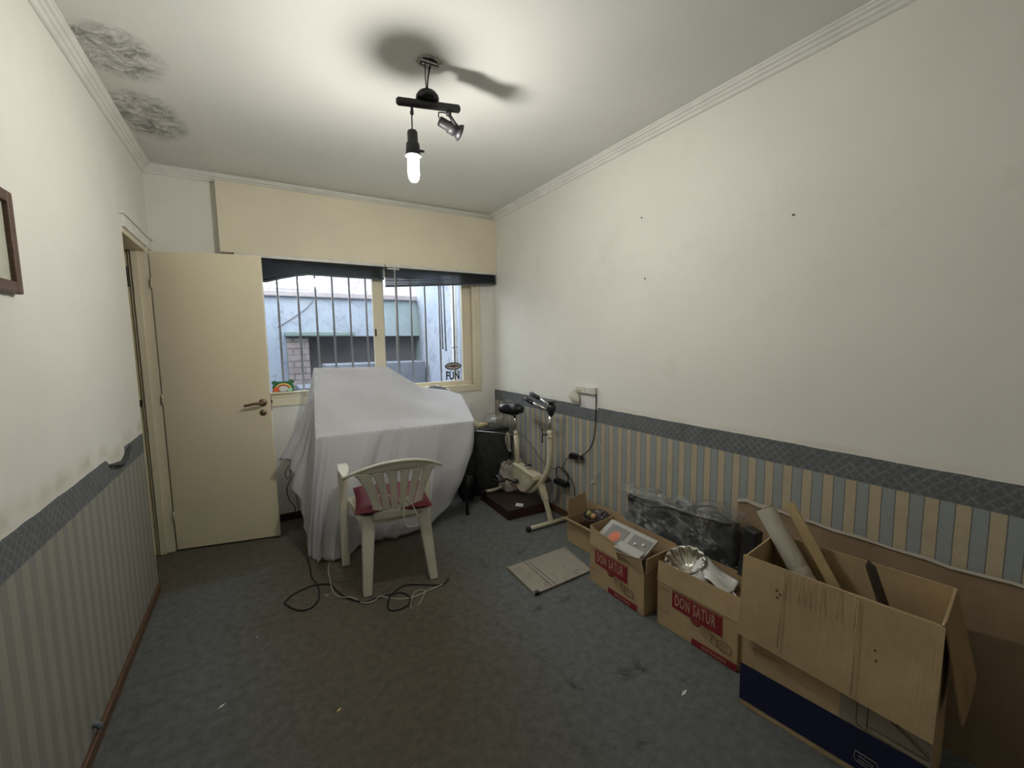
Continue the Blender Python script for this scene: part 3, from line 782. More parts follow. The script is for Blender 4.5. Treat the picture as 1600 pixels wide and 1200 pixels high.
# rolled rim along the top edge
bk.tube([topband(i/40, 1.0) + V((0, -.006, -.002)) for i in range(41)], .0065, 8)
for i in range(6):
    a = (i-2.5)/2.5
    xb, xt = a*.113, a*.185; w0, w1 = .019, .025
    if i in (0, 5): w0, w1 = .022, .036
    def rib(u, v, xb=xb, xt=xt, w0=w0, w1=w1, a=a):
        x = xb+(xt-xb)*v**1.6; ww = w0+(w1-w0)*v**2
        if v > .85: ww += .016*((v-.85)/.15)**2
        if v < .12: ww += .006*(.12-v)/.12
        return bpos(x+(u-.5)*2*ww, .475+(lowz(xt/.275)+.006-.475)*v)
    bk.grid(rib, 5, 18)
bk.grid(lambda u, v: bpos((u-.5)*.268, .415+.068*v), 20, 5)
b_ = bk.build('backrest', MC, ch, solid=.006)
# arms: left whole, right snapped
def armp(pts, ws, name):
    pts = smooth_path(pts, 6); n = len(pts)
    def fn(u, v):
        i = min(n-1, int(round(v*(n-1)))); ww = ws[0]+(ws[1]-ws[0])*v
        return pts[i]+V(((u-.5)*ww, 0, -.012*(2*u-1)**2))
    return MB().grid(fn, 6, n).build(name, MC, ch, solid=.006)
am_ = MB(); am_.slab([(-.276, .095, .668), (-.252, .095, .668), (-.232, .20, .666), (-.222, .30, .662), (-.222, .415, .655), (-.282, .415, .655), (-.286, .25, .663)], -.010); am_.build('armrest', MC, ch, bevel=.004)
armp([(.262, .345, .600), (.266, .375, .605), (.262, .40, .603)], (.03, .04), 'broken_armrest_stub')
sh = MB(); sh.slab([(.262, .10, .668), (.285, .13, .650), (.272, .13, .640), (.262, .12, .655), (.250, .11, .630), (.245, .10, .665)], .006)
sh.build('broken_edge', MC, ch)
# thin white cord looped round the ribs
c = MB(); pts = [(-.115, -.01, .565), (-.08, .0, .553), (-.06, .035, .545), (-.03, -.005, .540), (0, -.02, .520), (.02, .02, .515), (.035, -.025, .523), (.055, -.02, .535), (.085, -.02, .555)]
c.tube(smooth_path(pts, 5), .0022, 6)
c.tube(smooth_path([(.055, -.03, .532), (.030, -.045, .500), (.020, -.055, .44), (.030, -.06, .39), (.050, -.06, .372), (.085, -.06, .372), (.105, -.06, .380), (.103, -.055, .41), (.085, -.04, .46), (.068, -.025, .50)], 6), .0022, 6)
o = c.build('looped_cord', M['wirew']); o.parent = None; o.location = ch.location; o.rotation_euler = ch.rotation_euler
tag(o, 'thin white cord looped through the slats of the plastic chair back', 'cord')
# cushion
cs = MB()
def cush(u, v):
    a = 2*pi*u; r = 1/max(abs(cos(a)), abs(sin(a))); r = min(r, 1.30); rr = r*sin(pi*min(max(v, .0), 1))**.28
    sg = -1 if v < .5 else 1
    cx, cy = .205*rr*cos(a), .185*rr*sin(a)
    th = .034*(1-(rr/1.36)**4)*sg if rr < 1.36 else 0
    return V((cx, cy, th))
def pillow(u, v):
    x, y = 2*u-1, 2*v-1
    return x, y
n = 22; vs = []
for sgn in (1, -1):
    for j in range(n+1):
        for i in range(n+1):
            x, y = 2*i/n-1, 2*j/n-1
            pin = 1-.07*(1-y*y) if abs(x) > 0 else 1
            px_, py_ = x*(1-.06*(1-y*y)*abs(x)), y*(1-.06*(1-x*x)*abs(y))
            th = .036*((1-x**4)*(1-y**4))**.55
            vs.append(V((px_*.212, py_*.185, sgn*th+.006*noise.noise(V((x*2, y*2, sgn))))))
k = (n+1)**2; fs_ = []
for j in range(n):
    for i in range(n):
        a = j*(n+1)+i; fs_.append((a, a+1, a+n+2, a+n+1)); fs_.append((a+k, a+k+n+1, a+k+n+2, a+k+1))
cs.add(vs, fs_, True)
o = cs.build('seat_cushion', M['burg'], fix=True); o.location = (.628, 2.482, .488); o.rotation_euler = (radians(5), radians(2), radians(-9))
tag(o, 'burgundy vinyl cushion with puckered corners lying askew on the plastic chair seat', 'cushion')

# ------------------------------------------------------------------ cables on the carpet
BLK = [(.192,2.985),(.197,2.841),(.192,2.715),(.212,2.607),(.208,2.484),(.181,2.412),(.141,2.385),(.091,2.409),(.042,2.499),(.043,2.525),(.087,2.581),(.175,2.614),(.232,2.602),(.279,2.565),(.3,2.476),(.34,2.372),(.41,2.29),(.475,2.29),(.545,2.285),(.604,2.27),(.631,2.203),(.609,2.143),(.56,2.125),(.515,2.137),(.505,2.175),(.538,2.262),(.595,2.312),(.655,2.328),(.749,2.268),(.827,2.219)]
c = MB(); c.tube(smooth_path([(x, y, .005) for x, y in BLK], 5), .0042, 8)
for e_ in ((.888, 2.262, .012), (.883, 2.243, .006), (.872, 2.268, .016)): c.tube(smooth_path([(.827, 2.219, .005), (.86, 2.238, .006), e_], 4), .0022, 6)
o = c.build('black_power_cord', M['wire']); tag(o, 'black cord curled in two loops on the carpet behind the chair', 'cord')
WHT = [(.33,2.96,.06),(.319,2.885,.004),(.291,2.764,.004),(.281,2.61,.008),(.28,2.481,.004),(.306,2.408,.004),(.355,2.363,.012),(.385,2.32,.004),(.41,2.268,.012),(.455,2.262,.012),(.494,2.285,.012),(.535,2.255,.004),(.593,2.207,.004),(.66,2.19,.006),(.72,2.205,.004),(.827,2.213,.012)]
c = MB(); c.tube(smooth_path(WHT, 5), .0022, 6)
c.tube(smooth_path([(.608,2.098,.003),(.625,2.16,.003),(.67,2.236,.003),(.722,2.225,.006),(.694,2.164,.003),(.643,2.108,.003)], 5), .0018, 6)
o = c.build('white_wire', M['wirew']); tag(o, 'thin white wire trailing from the sheet across the carpet to the chair', 'wire')
c = MB(); c.tube(smooth_path([(.150,3.46,.52),(.130,3.44,.50),(.115,3.42,.47),(.125,3.42,.43),(.15,3.44,.45),(.145,3.46,.49)], 5), .003, 6)
c.tube(smooth_path([(.16,3.44,.44),(.12,3.42,.36),(.13,3.42,.27),(.165,3.42,.20),(.145,3.42,.12),(.185,3.42,.19),(.165,3.43,.36)], 5), .003, 6)
o = c.build('dangling_cord', M['wire']); tag(o, 'black cord dangling beneath the left side of the grey sheet', 'cord')

# ------------------------------------------------------------------ cartons
def carton(name, A, B, depth, h, label, mat, cat='box', group=None, th=.004):
    """A front-left floor corner, B front-right; origin A. returns empty and helper P(s, d, z) in local coords"""
    A, B = V((*A, 0)), V((*B, 0)); e1 = (B-A).normalized(); L = (B-A).length; nin = V((0, 0, 1)).cross(e1)  # pointing away from the room centre
    if nin.x < 0: nin = -nin
    E = empty(name, A, label, cat, group=group)
    def P(s, d, z): return e1*s+nin*d+V((0, 0, z))
    b = MB()
    b.slab([P(0,0,0), P(L,0,0), P(L,0,h), P(0,0,h)], -th)
    b.slab([P(0,depth,0), P(L,depth,0), P(L,depth,h), P(0,depth,h)], th)
    b.slab([P(0,0,0), P(0,depth,0), P(0,depth,h), P(0,0,h)], th); b.slab([P(L,0,0), P(L,depth,0), P(L,depth,h), P(L,0,h)], -th)
    b.slab([P(0,0,0), P(L,0,0), P(L,depth,0), P(0,depth,0)], th)
    body = b.build('body', mat, E)
    return E, P, L, body, e1, nin
def flap(E, pts, mat, t=.004, label=None, nseg=0):
    o = MB().slab(pts, t).build('flap', mat, E)
    return o
def label_don(E, P, e1, k=1.0, s0=.085, flapped=False):
    o_ = -.0022
    q = lambda s, z, d=o_: P(s, d, z)
    lab = MB().slab([q(s0, .128), q(s0+.245, .118), q(s0+.245, .212), q(s0, .212)], .0005)
    n = 14; lab.slab([q(s0+.122+.026*cos(pi+pi*i/n), .127+.026*sin(pi+pi*i/n), o_-.0001) for i in range(n+1)], .0005)
    L_ = lab.build('red_label', M['red'], E)
    MB().slab([q(s0+.003, .2055, -.0037), q(s0+.242, .2055, -.0037), q(s0+.242, .2070, -.0037), q(s0+.003, .2070, -.0037)], .0003).build('label_line', M['pale'], L_)
    text_mesh('DON SATUR', .074, M['pale'], 'lettering', frame4(q(s0+.014, .146, -.0036), e1, (0, 0, 1)), L_, sx=.43, ext=.0003, bold=.0010, space=1.16)
    ring = MB(); ring.tube([q(s0+.122+.017*cos(2*pi*i/20), .125+.017*sin(2*pi*i/20), -.0036) for i in range(20)], .0008, 4, closed=True)
    ring.slab([q(s0+.112, .122, -.0038), q(s0+.132, .122, -.0038), q(s0+.132, .1255, -.0038), q(s0+.112, .1255, -.0038)], .0003); ring.build('round_seal', M['inkfaint'], L_)
    stp = MB().slab([q(s0+.105, .004), q(s0+.312, .004), q(s0+.312, .036), q(s0+.105, .034)], .001).build('red_strip', M['red'], E)
    text_mesh('BIZCOCHOS', .022, M['pale'], 'lettering', frame4(q(s0+.155, .012, -.0038), e1, (0, 0, 1)), stp, sx=.9, ext=.0002)
    bn = MB()
    for (cs_, cz, rx, rz) in ((.178, .094, .026, .024), (.212, .083, .016, .025), (.255, .082, .034, .022)):
        bn.tube([q(s0+cs_+rx*cos(2*pi*i/18), cz+rz*sin(2*pi*i/18)*(1 if i < 10 else .9), -.0028) for i in range(18)], .0009, 4, closed=True)
        for j in range(3):
            bn.tube([q(s0+cs_+rx*.6*cos(a), cz+rz*(.55-.35*j)+.004*sin(a*3), -.0028) for a in (0, .8, 1.6, 2.4, 3.1)], .0006, 4)
    bn.tube([q(s0+.222, .068, -.0028), q(s0+.25, .056, -.0028), q(s0+.289, .060, -.0028), q(s0+.289, .080, -.0028)], .0009, 4)
    bn.build('bun_drawing', M['ink'], E)
    text_mesh('Bizcochos', .016, M['inkfaint'], 'faint_lettering', frame4(q(.012, .080, -.0028), e1, (0, 0, 1)), E, sx=1, ext=.0001)
    text_mesh('Don Satur', .016, M['red'], 'faint_lettering', frame4(q(.012, .190, -.0028), e1, (0, 0, 1)), E, sx=.9, ext=.0001)

# middle DON SATUR carton (nearer, with the steel bowl)
A2, B2 = (1.611, 1.350), (1.634, .951)
E2, P2, L2, body2, e12, n12 = carton('biscuit_carton', A2, B2, .205, .222, 'open brown carton with red DON SATUR label, steel bowl on top, beside the biggest box', M['card'], group='red-labelled biscuit cartons')
label_don(E2, P2, e12)
flap(E2, [P2(.0,0,.222), P2(L2,0,.222), P2(L2-.002,.012,.325), P2(.0,.010,.318)], M['card'])
flap(E2, [P2(.0,.205,.222), P2(L2,.205,.222), P2(L2-.005,.222,.318), P2(.005,.222,.318)], M['cardin'])
flap(E2, [P2(0,.02,.222), P2(0,.19,.222), P2(-.010,.18,.300), P2(-.010,.03,.300)], M['cardin'])
flap(E2, [P2(L2,.02,.222), P2(L2,.19,.222), P2(L2-.10,.18,.245), P2(L2-.10,.03,.245)], M['cardin'])
# left DON SATUR carton
A1, B1 = (1.583, 1.812), (1.587, 1.410)
E1, P1, L1, body1, e11, n11 = carton('biscuit_carton', A1, B1, .215, .222, 'open brown DON SATUR carton holding clear plastic cases, beside the greasy panel', M['card'], group='red-labelled biscuit cartons')
label_don(E1, P1, e11, s0=.045)
flap(E1, [P1(0,0,.222), P1(.225,0,.222), P1(.225,.006,.262), P1(.22,.006,.300), P1(.03,.012,.315), P1(0,.010,.330)], M['card'])
flap(E1, [P1(.225,0,.224), P1(L1,0,.224), P1(L1-.01,-.012,.305), P1(.235,-.030,.285)], M['card'])
flap(E1, [P1(0,.005,.222), P1(0,.21,.222), P1(-.02,.205,.335), P1(-.012,.01,.325)], M['card'])
flap(E1, [P1(L1,.005,.222), P1(L1,.21,.222), P1(L1+.03,.21,.335), P1(L1,.01,.305)], M['card'])
flap(E1, [P1(0,.215,.222), P1(L1,.215,.222), P1(L1+.005,.232,.325), P1(0,.230,.330)], M['cardin'])
# small rear carton
A0, B0 = (1.774, 2.272), (1.795, 1.90)
E0, P0, L0, body0, e10, n10 = carton('biscuit_carton', A0, B0, .20, .165, 'plain-sided open carton nearest the exercise bike, holding a dark pot', M['card'], group='red-labelled biscuit cartons')
flap(E0, [P0(0,0,.165), P0(L0,0,.165), P0(L0,-.045,.185), P0(0,-.045,.190)], M['card'])
flap(E0, [P0(0,.01,.165), P0(0,.20,.165), P0(-.03,.20,.30), P0(-.02,.03,.29)], M['cardin'])
flap(E0, [P0(0,.20,.165), P0(L0,.20,.165), P0(L0,.215,.24), P0(0,.215,.24)], M['cardin'])
MB().slab([P0(.25, -.002, .01), P0(.37, -.002, .01), P0(.37, -.002, .04), P0(.25, -.002, .04)], .001).build('red_strip', M['red'], E0)
text_mesh('Bizcochos', .016, M['inkfaint'], 'faint_lettering', frame4(P0(.02, -.0028, .10), e10, (0, 0, 1)), E0, sx=1, ext=.0001)

# big carton
A3, B3 = (1.501, .861), (1.576, .346)
E3, P3, L3, body3, e13, n13 = carton('large_carton', A3, B3, .285, .592, 'largest open cardboard box with navy band and front flap folded down, right foreground', M['card2'], th=.005)
q = lambda s, z, d=-.0015: P3(s, d, z)
flap(E3, [P3(-.004,-.004,.596), P3(L3+.004,-.004,.590), P3(L3+.002,-.040,.262), P3(-.004,-.030,.298)], M['card2'], .005)
flap(E3, [P3(L3+.002,.03,.592), P3(L3+.002,.285,.592), P3(L3+.06,.275,.33), P3(L3+.055,.21,.27), P3(L3+.05,.06,.29)], M['cardin'], .005)
MB().slab([q(0, .024), q(L3, .024), q(L3, .160), q(0, .170)], .001).build('navy_band', M['navy'], E3)
MB().slab([q(.305, .168), q(L3, .162), q(L3, .40), q(.305, .40)], .0006).build('grey_panel', M['greyprint'], E3)
ln = MB()
def L_(pts, r=.0013): ln.tube([q(s, z, -.0026) for s, z in pts], r, 5)
L_([(.348,.34),(.348,.185),(.353,.175),(.363,.172)]); L_([(.375,.34),(.375,.176)]); L_([(.363,.172),(.515,.160)]); L_([(.37,.186),(.515,.180)])
L_([(.40,.26),(.515,.188)], .0018); L_([(.41,.262),(.515,.198)]); L_([(.44,.236),(.458,.252)], .0022); L_([(.45,.262),(.515,.232)]); L_([(.35,.34),(.515,.33)])
ln.build('line_drawing', M['ink'], E3)
text_mesh('Multiusos', .024, M['inkfaint'], 'faint_lettering', frame4(q(.045, .268, -.0024), e13, (0, 0, 1)), E3, ext=.0001)
text_mesh('Metálico', .024, M['inkfaint'], 'faint_lettering', frame4(q(.052, .240, -.0024), e13, (0, 0, 1)), E3, ext=.0001)
tk = MB(); tk.tube([q(.038, .250, -.0026), q(.042, .244, -.0026), q(.050, .254, -.0026)], .001, 4); tk.build('tick_mark', M['inkfaint'], E3)
lg = MB()
ring = [(.352,.085),(.349,.060),(.356,.052),(.400,.046),(.408,.052),(.408,.075),(.402,.082)]
lg.tube([q(s, z, -.003) for s, z in ring], .0014, 5, closed=True); lg.tube([q(.360,.073,-.003), q(.398,.067,-.003)], .0012, 4); lg.tube([q(.360,.061,-.003), q(.380,.058,-.003), q(.398,.062,-.003)], .0012, 4)
lg.build('outlined_logo', M['greyprint'], E3)
for (s, z) in ((.115, .515), (.118, .492), (.127, .505)): MB().lathe([(0, .0008), (.005, 0)], align(P3(s, -.0110-(.59-z)*.09, z), n13*-1), 8).build('punched_hole', M['ink'], E3)
for (s, z) in ((.385, .455), (.389, .425)): MB().lathe([(0, .0008), (.004, 0)], align(P3(s, -.0125-(.59-z)*.10, z), n13*-1), 8).build('punched_hole', M['ink'], E3)
cr_ = MB()
for s in (.14, .18, .20, .215, .24, .285, .33): cr_.tube([P3(s, -.0105, .588), P3(s+.002, -.011-.010, .50)], .0012, 5)
cr_.tube([P3(.132, -.0105, .58), P3(.130, -.036, .32)], .0016, 5); cr_.tube([P3(.335, -.0105, .585), P3(.338, -.042, .29)], .0016, 5)
cr_.build('flap_crease', M['card2'], E3)

# things standing in the big carton
C3 = V((*A3, 0))
rl = MB(); a, b = V((1.74, .925, .700)), V((1.73, .60, .245)); d = (b-a).normalized(); Lr = (b-a).length
def rollf(u, v):
    p = a+d*Lr*v; m_ = align(p, d); r = .036-.0022*abs(sin(v*Lr/.042*pi))**.3*0-.0025*(1 if (v*Lr/.038) % 1 < .12 else 0)
    return m_ @ V((r*cos(2*pi*u), r*sin(2*pi*u), 0))
rl.grid(rollf, 20, 90, True); rl.add([align(a, d) @ V((.036*cos(2*pi*i/20), .036*sin(2*pi*i/20), .0)) for i in range(20)], [tuple(range(20))])
o = rl.build('quilted_roll', M['quilt']); tag(o, 'thick pale quilted roll leaning out of the largest box', 'roll')
kt = MB(); a2, b2_ = V((1.765, .845, .742)), V((1.74, .52, .262)); d2 = (b2_-a2).normalized(); sd = V((0.35, .72, -.5)); sd = (sd-d2*sd.dot(d2)).normalized(); nn = d2.cross(sd)
kt.slab([a2-sd*.026, a2+sd*.026, b2_+sd*.022, b2_-sd*.022], .006); kt.slab([a2+sd*.026, a2+sd*.026+nn*.022, b2_+sd*.022+nn*.022, b2_+sd*.022], .005)
o = kt.build('kraft_strip', M['kraft']); tag(o, 'folded yellowish cardboard strip beside the quilted roll in the largest box', 'cardboard strip')
sk_ = MB(); a4, b4 = V((1.70, .556, .632)), V((1.70, .43, .28)); d4 = (b4-a4).normalized()
x_ = V((.6, .75, 0)).normalized(); x_ = (x_-d4*x_.dot(d4)).normalized(); y_ = d4.cross(x_)
sk_.add([a4+x_*.014+y_*.008, a4-x_*.010+y_*.010, a4-x_*.012-y_*.010, a4+x_*.012-y_*.010, b4+x_*.014+y_*.010, b4-x_*.014+y_*.010, b4-x_*.014-y_*.010, b4+x_*.014-y_*.010, a4-d4*.022+x_*.002],
        [(0,1,5,4),(1,2,6,5),(2,3,7,6),(3,0,4,7),(7,6,5,4),(0,8,1),(1,8,2),(2,8,3),(3,8,0)])
o = sk_.build('dark_stake', M['darkwood']); tag(o, 'dark pointed wooden stake poking up from the middle of the largest box', 'stake')
fl = MB().slab([P3(.03,.03,.012)+C3, P3(.50,.03,.012)+C3, P3(.50,.25,.012)+C3, P3(.03,.25,.012)+C3], .02)

# cardboard sheet leaning on the wall behind
cs_ = MB(); pts = [(1.185, .0), (1.195, .598), (1.15, .612), (1.09, .606), (1.02, .612), (.93, .600), (.86, .604), (.78, .598), (.70, .604), (.60, .598), (.50, .606), (.44, .598), (.30, .612), (.1, .606), (-.10, .61), (-.35, .60), (-.35, .0)]
xx = lambda z: 1.915+.092*z/.61
cs_.slab([(xx(z), y, z) for y, z in pts], .005)
sb = empty('leaning_cardboard', (0, 0, 0), 'wide flattened cardboard sheet leaning on the striped wall behind the boxes', 'cardboard sheet')
cs_.build('panel', M['sheet'], sb)
tr = MB(); top_ = [p for p in pts if p[1] > .5]
random.seed(3)
for (p, q_) in zip(top_[:-1], top_[1:]):
    n = 6
    for i in range(n):
        a = V((xx(.6)-.006, p[0]+(q_[0]-p[0])*i/n, p[1]+(q_[1]-p[1])*i/n)); b = V((xx(.6)-.006, p[0]+(q_[0]-p[0])*(i+1)/n, p[1]+(q_[1]-p[1])*(i+1)/n))
        h1 = .007+.005*noise.noise(V((a.y*9, 0, 5))); h2 = .007+.005*noise.noise(V((b.y*9, 0, 5)))
        if a.y > 1.0: h1 += .008
        if b.y > 1.0: h2 += .008
        tr.add([a+V((0, 0, .003)), b+V((0, 0, .003)), b+V((-.004, 0, -h2)), a+V((-.004, 0, -h1))], [(0, 1, 2, 3)])
tr.build('torn_edge', M['torn'], sb, solid=.001)
bb = MB().slab([(1.80, 1.10, .32), (1.80, 1.03, .32), (1.82, 1.03, .535), (1.82, 1.085, .545)], .06).build('black_case', M['black'], bevel=.006)
bb.location = (.06, -.03, 0); tag(bb, 'black case wedged upright between the wrapped bundle and the largest box', 'case')
st_ = MB().box((1.865, .93, 0), (1.905, 1.09, .33)).build('grey_tin', M['darkfab'], bevel=.004); tag(st_, 'dark grey tin standing behind the cartons in front of the leaning cardboard', 'tin')

# ------------------------------------------------------------------ contents of the DON SATUR cartons
bw = MB(); axis = V((-.34, -.02, .90)).normalized(); bc = V((1.735, 1.275, .274))
def flute(a, r): return 1+(.07*cos(a*13) if .03 < r < .085 else 0)
bw.lathe([(0, .0), (.030, .0), (.036, .006), (.058, .020), (.076, .044), (.084, .060), (.092, .064), (.094, .062), (.086, .057), (.078, .041), (.060, .016), (.038, .003), (.030, -.004), (0, -.004)], align(bc, axis), 80, flute)
o = bw.build('fluted_bowl', M['silver']); tag(o, 'shiny fluted steel bowl tilted in the top of the DON SATUR carton', 'bowl')
pp2 = MB()
def pap(u, v):
    p = V((1.665+.14*v, 1.215-.19*u+.03*v, .292+.028*v+.022*sin(3*u+2*v)+.012*noise.noise(V((u*3, v*3, 9)))))
    return p
pp2.grid(pap, 14, 14); o = pp2.build('crumpled_paper', M['paper'], solid=.0008); tag(o, 'crumpled white paper lying beside the steel bowl in the carton', 'paper')
gb = MB(); gb.grid(lambda u, v: V((1.69+.06*cos(2*pi*u)*sin(pi*v), 1.17+.055*sin(2*pi*u)*sin(pi*v), .285+.035*cos(pi*v)+.006*sin(12*u))), 20, 10, True)
o = gb.build('grey_plastic_bag', M['frost']); tag(o, 'small greyish bag between steel bowl and white paper', 'bag')
mg = MB(); mg.lathe([(0, 0), (.018, .0), (.034, .012), (.038, .020), (.036, .020), (.018, .004), (0, .004)], align((1.700, 1.035, .250), (-.5, .1, .8)), 20)
o = mg.build('white_saucer', M['bluewhite']); tag(o, 'pale saucer at right end of the carton beside the paper', 'saucer')
# filler so things rest on something (stacked dark goods inside)
for (P_, A_, L__, dp, nm, lab) in ((P2, A2, L2, .205, 'dark_goods', 'dark bundle filling the carton under the steel bowl'), (P1, A1, L1, .215, 'dark_goods', 'dark bundle under the clear plastic cases'), ):
    f = MB(); O = V((*A_, 0))
    f.slab([P_(.01,.01,.006)+O, P_(L__-.01,.01,.006)+O, P_(L__-.01,dp-.012,.006)+O, P_(.01,dp-.012,.006)+O], .17)
    tag(f.build(nm, M['darkfab'], bevel=.01), lab, 'bundle')
# clear cases in the left carton
pc = empty('clear_plastic_case', V((*A1, 0))+P1(.022, .048, .208), 'clear plastic case with round orange emblem in the left DON SATUR carton', 'plastic case')
ex = e11; ey = (n11*.80+V((0, 0, .45))).normalized(); nz = ex.cross(ey); nz = nz if nz.z > 0 else -nz
def PC(a, b, c=0): return ex*a+ey*b+nz*c
def plate(P_, x0, x1, y0, y1, z0, z1): return MB().slab([P_(x0,y0,z0), P_(x1,y0,z0), P_(x1,y1,z0), P_(x0,y1,z0)], (z1-z0) if (P_(x1,y0,z0)-P_(x0,y0,z0)).cross(P_(x0,y1,z0)-P_(x0,y0,z0)).dot(nz) > 0 else -(z1-z0))
plate(PC, .0, .335, -.005, .155, .055, .067).build('lid', M['frost'], pc, bevel=.002)
plate(PC, .035, .165, .022, .130, .067, .069).build('dark_insert', M['grey'], pc); plate(PC, .200, .325, .022, .130, .067, .069).build('dark_insert', M['grey'], pc)
em = MB(); n = 28
em.slab([PC(.105+.036*cos(2*pi*i/n), .058+.036*sin(2*pi*i/n), .0695) for i in range(n)], .0008); emo = em.build('orange_emblem', M['orange'], pc)
em = MB(); em.tube([PC(.105+.031*cos(2*pi*i/n), .058+.031*sin(2*pi*i/n), .0708) for i in range(n)], .0018, 5, closed=True)
em.tube([PC(.105+(.021+.004*cos(8*2*pi*i/32))*cos(2*pi*i/32), .058+(.021+.004*cos(8*2*pi*i/32))*sin(2*pi*i/32), .0708) for i in range(32)], .0018, 5, closed=True)
em.tube([PC(.105+.008*cos(2*pi*i/12), .058+.008*sin(2*pi*i/12), .0708) for i in range(12)], .0018, 5, closed=True); em.build('emblem_lines', M['quilt'], emo)
for (a, b) in ((.245, .075), (.290, .090), (.275, .045)):
    m_ = Matrix.Translation(PC(a, b, .069)) @ V(nz).to_track_quat('Z', 'Y').to_matrix().to_4x4()
    MB().lathe([(.009, 0), (.009, .007), (.007, .009), (0, .009)], m_, 14).build('white_stud', M['paper'], pc)
pd_ = empty('small_plastic_lid', V((*A1, 0))+P1(.20, .005, .255), 'small frosted plastic lid in front of the clear case with the emblem', 'lid')
ey2 = (n11*.9+V((0, 0, .3))).normalized(); PD = lambda a, b, c=0: ex*a+ey2*b+nz*c
plate(PD, .0, .165, .0, .06, .035, .042).build('panel', M['frost'], pd_, bevel=.002); plate(PD, .004, .161, .0, .004, .02, .045).build('rim', M['frost'], pd_)
bl_ = MB(); bl_.lathe([(0, -.035), (.03, -.025), (.042, 0), (.03, .025), (0, .035)], Matrix.Translation(V((*A1, 0))+P1(.05, .05, .215)), 16); o = bl_.build('black_ball', M['black']); tag(o, 'black rounded object in the left corner of the left DON SATUR carton', 'ball')

# pot with decorative fruit
pt = MB(); pt.lathe([(0, .004), (.055, .004), (.065, .03), (.080, .11), (.086, .125), (.086, .130), (.078, .128), (.070, .10), (.0, .095)], align((1.880, 2.085, .105), (-.12, 0, 1)), 28)
o = pt.build('dark_pot', M['pot']); tag(o, 'dark brown round pot holding fruit, standing in the rear carton', 'pot')
for i, (dx, dy, r, mt, lab, nm) in enumerate(((-.030, .025, .027, 'fruitg', 'green ornamental pear in the dark pot', 'ornamental_pear'), (-.035, -.018, .022, 'fruito', 'peach-coloured ornamental fruit in the dark pot', 'ornamental_peach'))):
    m_ = MB().lathe([(0, -r), (r*.7, -r*.7), (r, 0), (r*.7, r*.7), (0, r)], Matrix.Translation((1.870+dx, 2.085+dy, .235)), 14)
    tag(m_.build(nm, M[mt], sub=1), lab, 'fruit')
gr = MB(); random.seed(5)
for i in range(26):
    c_ = V((1.885+random.uniform(-.035, .045), 2.055+random.uniform(-.045, .03), .228+random.uniform(0, .022))); r = .0085
    gr.lathe([(0, -r), (r*.7, -r*.7), (r, 0), (r*.7, r*.7), (0, r)], Matrix.Translation(c_), 8)
tag(gr.build('grape_bunch', M['fruitp']), 'bunch of dusky ornamental grapes in the dark pot', 'fruit')
ob = MB().lathe([(0, .006), (.05, .006), (.052, .10), (.045, .125), (0, .12)], Matrix.Translation((1.855, 2.20, 0)), 20); tag(ob.build('black_tin', M['black']), 'black round tin in the rear carton behind its folded-out flap', 'tin')

# ------------------------------------------------------------------ wrapped dark bundle
wb = empty('wrapped_bundle', (1.922, 1.49, 0), 'dark grey bulky bundle wrapped in shiny clear plastic along the right wall', 'bundle')
def hull(grow, seed, amp):
    m_ = MB()
    def fn(u, v):
        a = 2*pi*u
        # superellipse cross-section stacked along z
        ca, sa = cos(a), sin(a); e_ = .35
        x = (abs(ca)**e_)*(1 if ca > 0 else -1); y = (abs(sa)**e_)*(1 if sa > 0 else -1)
        zt = .445+.060*(1-(y+1)/2)-.03*(abs(y)>.98)*0
        if v <= .8: t_ = v/.8; z = zt*t_; s = 1-.10*t_
        else:
            t_ = (v-.8)/.2; z = zt+.018*sin(t_*pi/2); s = .90*cos(t_*pi/2)**.6 if t_ < 1 else 0
        hx, hy = .082+grow*.6, .375+grow
        xo = x*hx*s; 
        if x < 0 and v <= .8: xo *= 1-.35*(v/.8)
        p = V((xo, y*hy*s, max(.004, z+grow*(1 if v > .1 else 0))))
        nz_ = noise.noise(V((p.x*9+seed, p.y*7, p.z*9)))*amp+noise.noise(V((p.x*25+seed, p.y*19, p.z*22)))*amp*.4
        if v > .05: p += V((x*.7*nz_, y*.6*nz_, nz_*.7))
        p.x = min(p.x, .090); return p
    m_.grid(fn, 90, 46, True); return m_
hull(0, 2, .050).build('dark_body', M['darkfab'], wb)
hull(.012, 5, .055).build('plastic_wrap', M['wrap'], wb)
tp = MB()
def tuft(u, v):
    return V((-.02+.10*(v-.5)+.02*noise.noise(V((u*5, v*4, 1))), .355-.36*u, .485-.005*u+.035*abs(noise.noise(V((u*11, v*6, 3))))+.02*sin(pi*v)))
tp.grid(tuft, 40, 14).build('wrap_tuft', M['wrap'], wb)

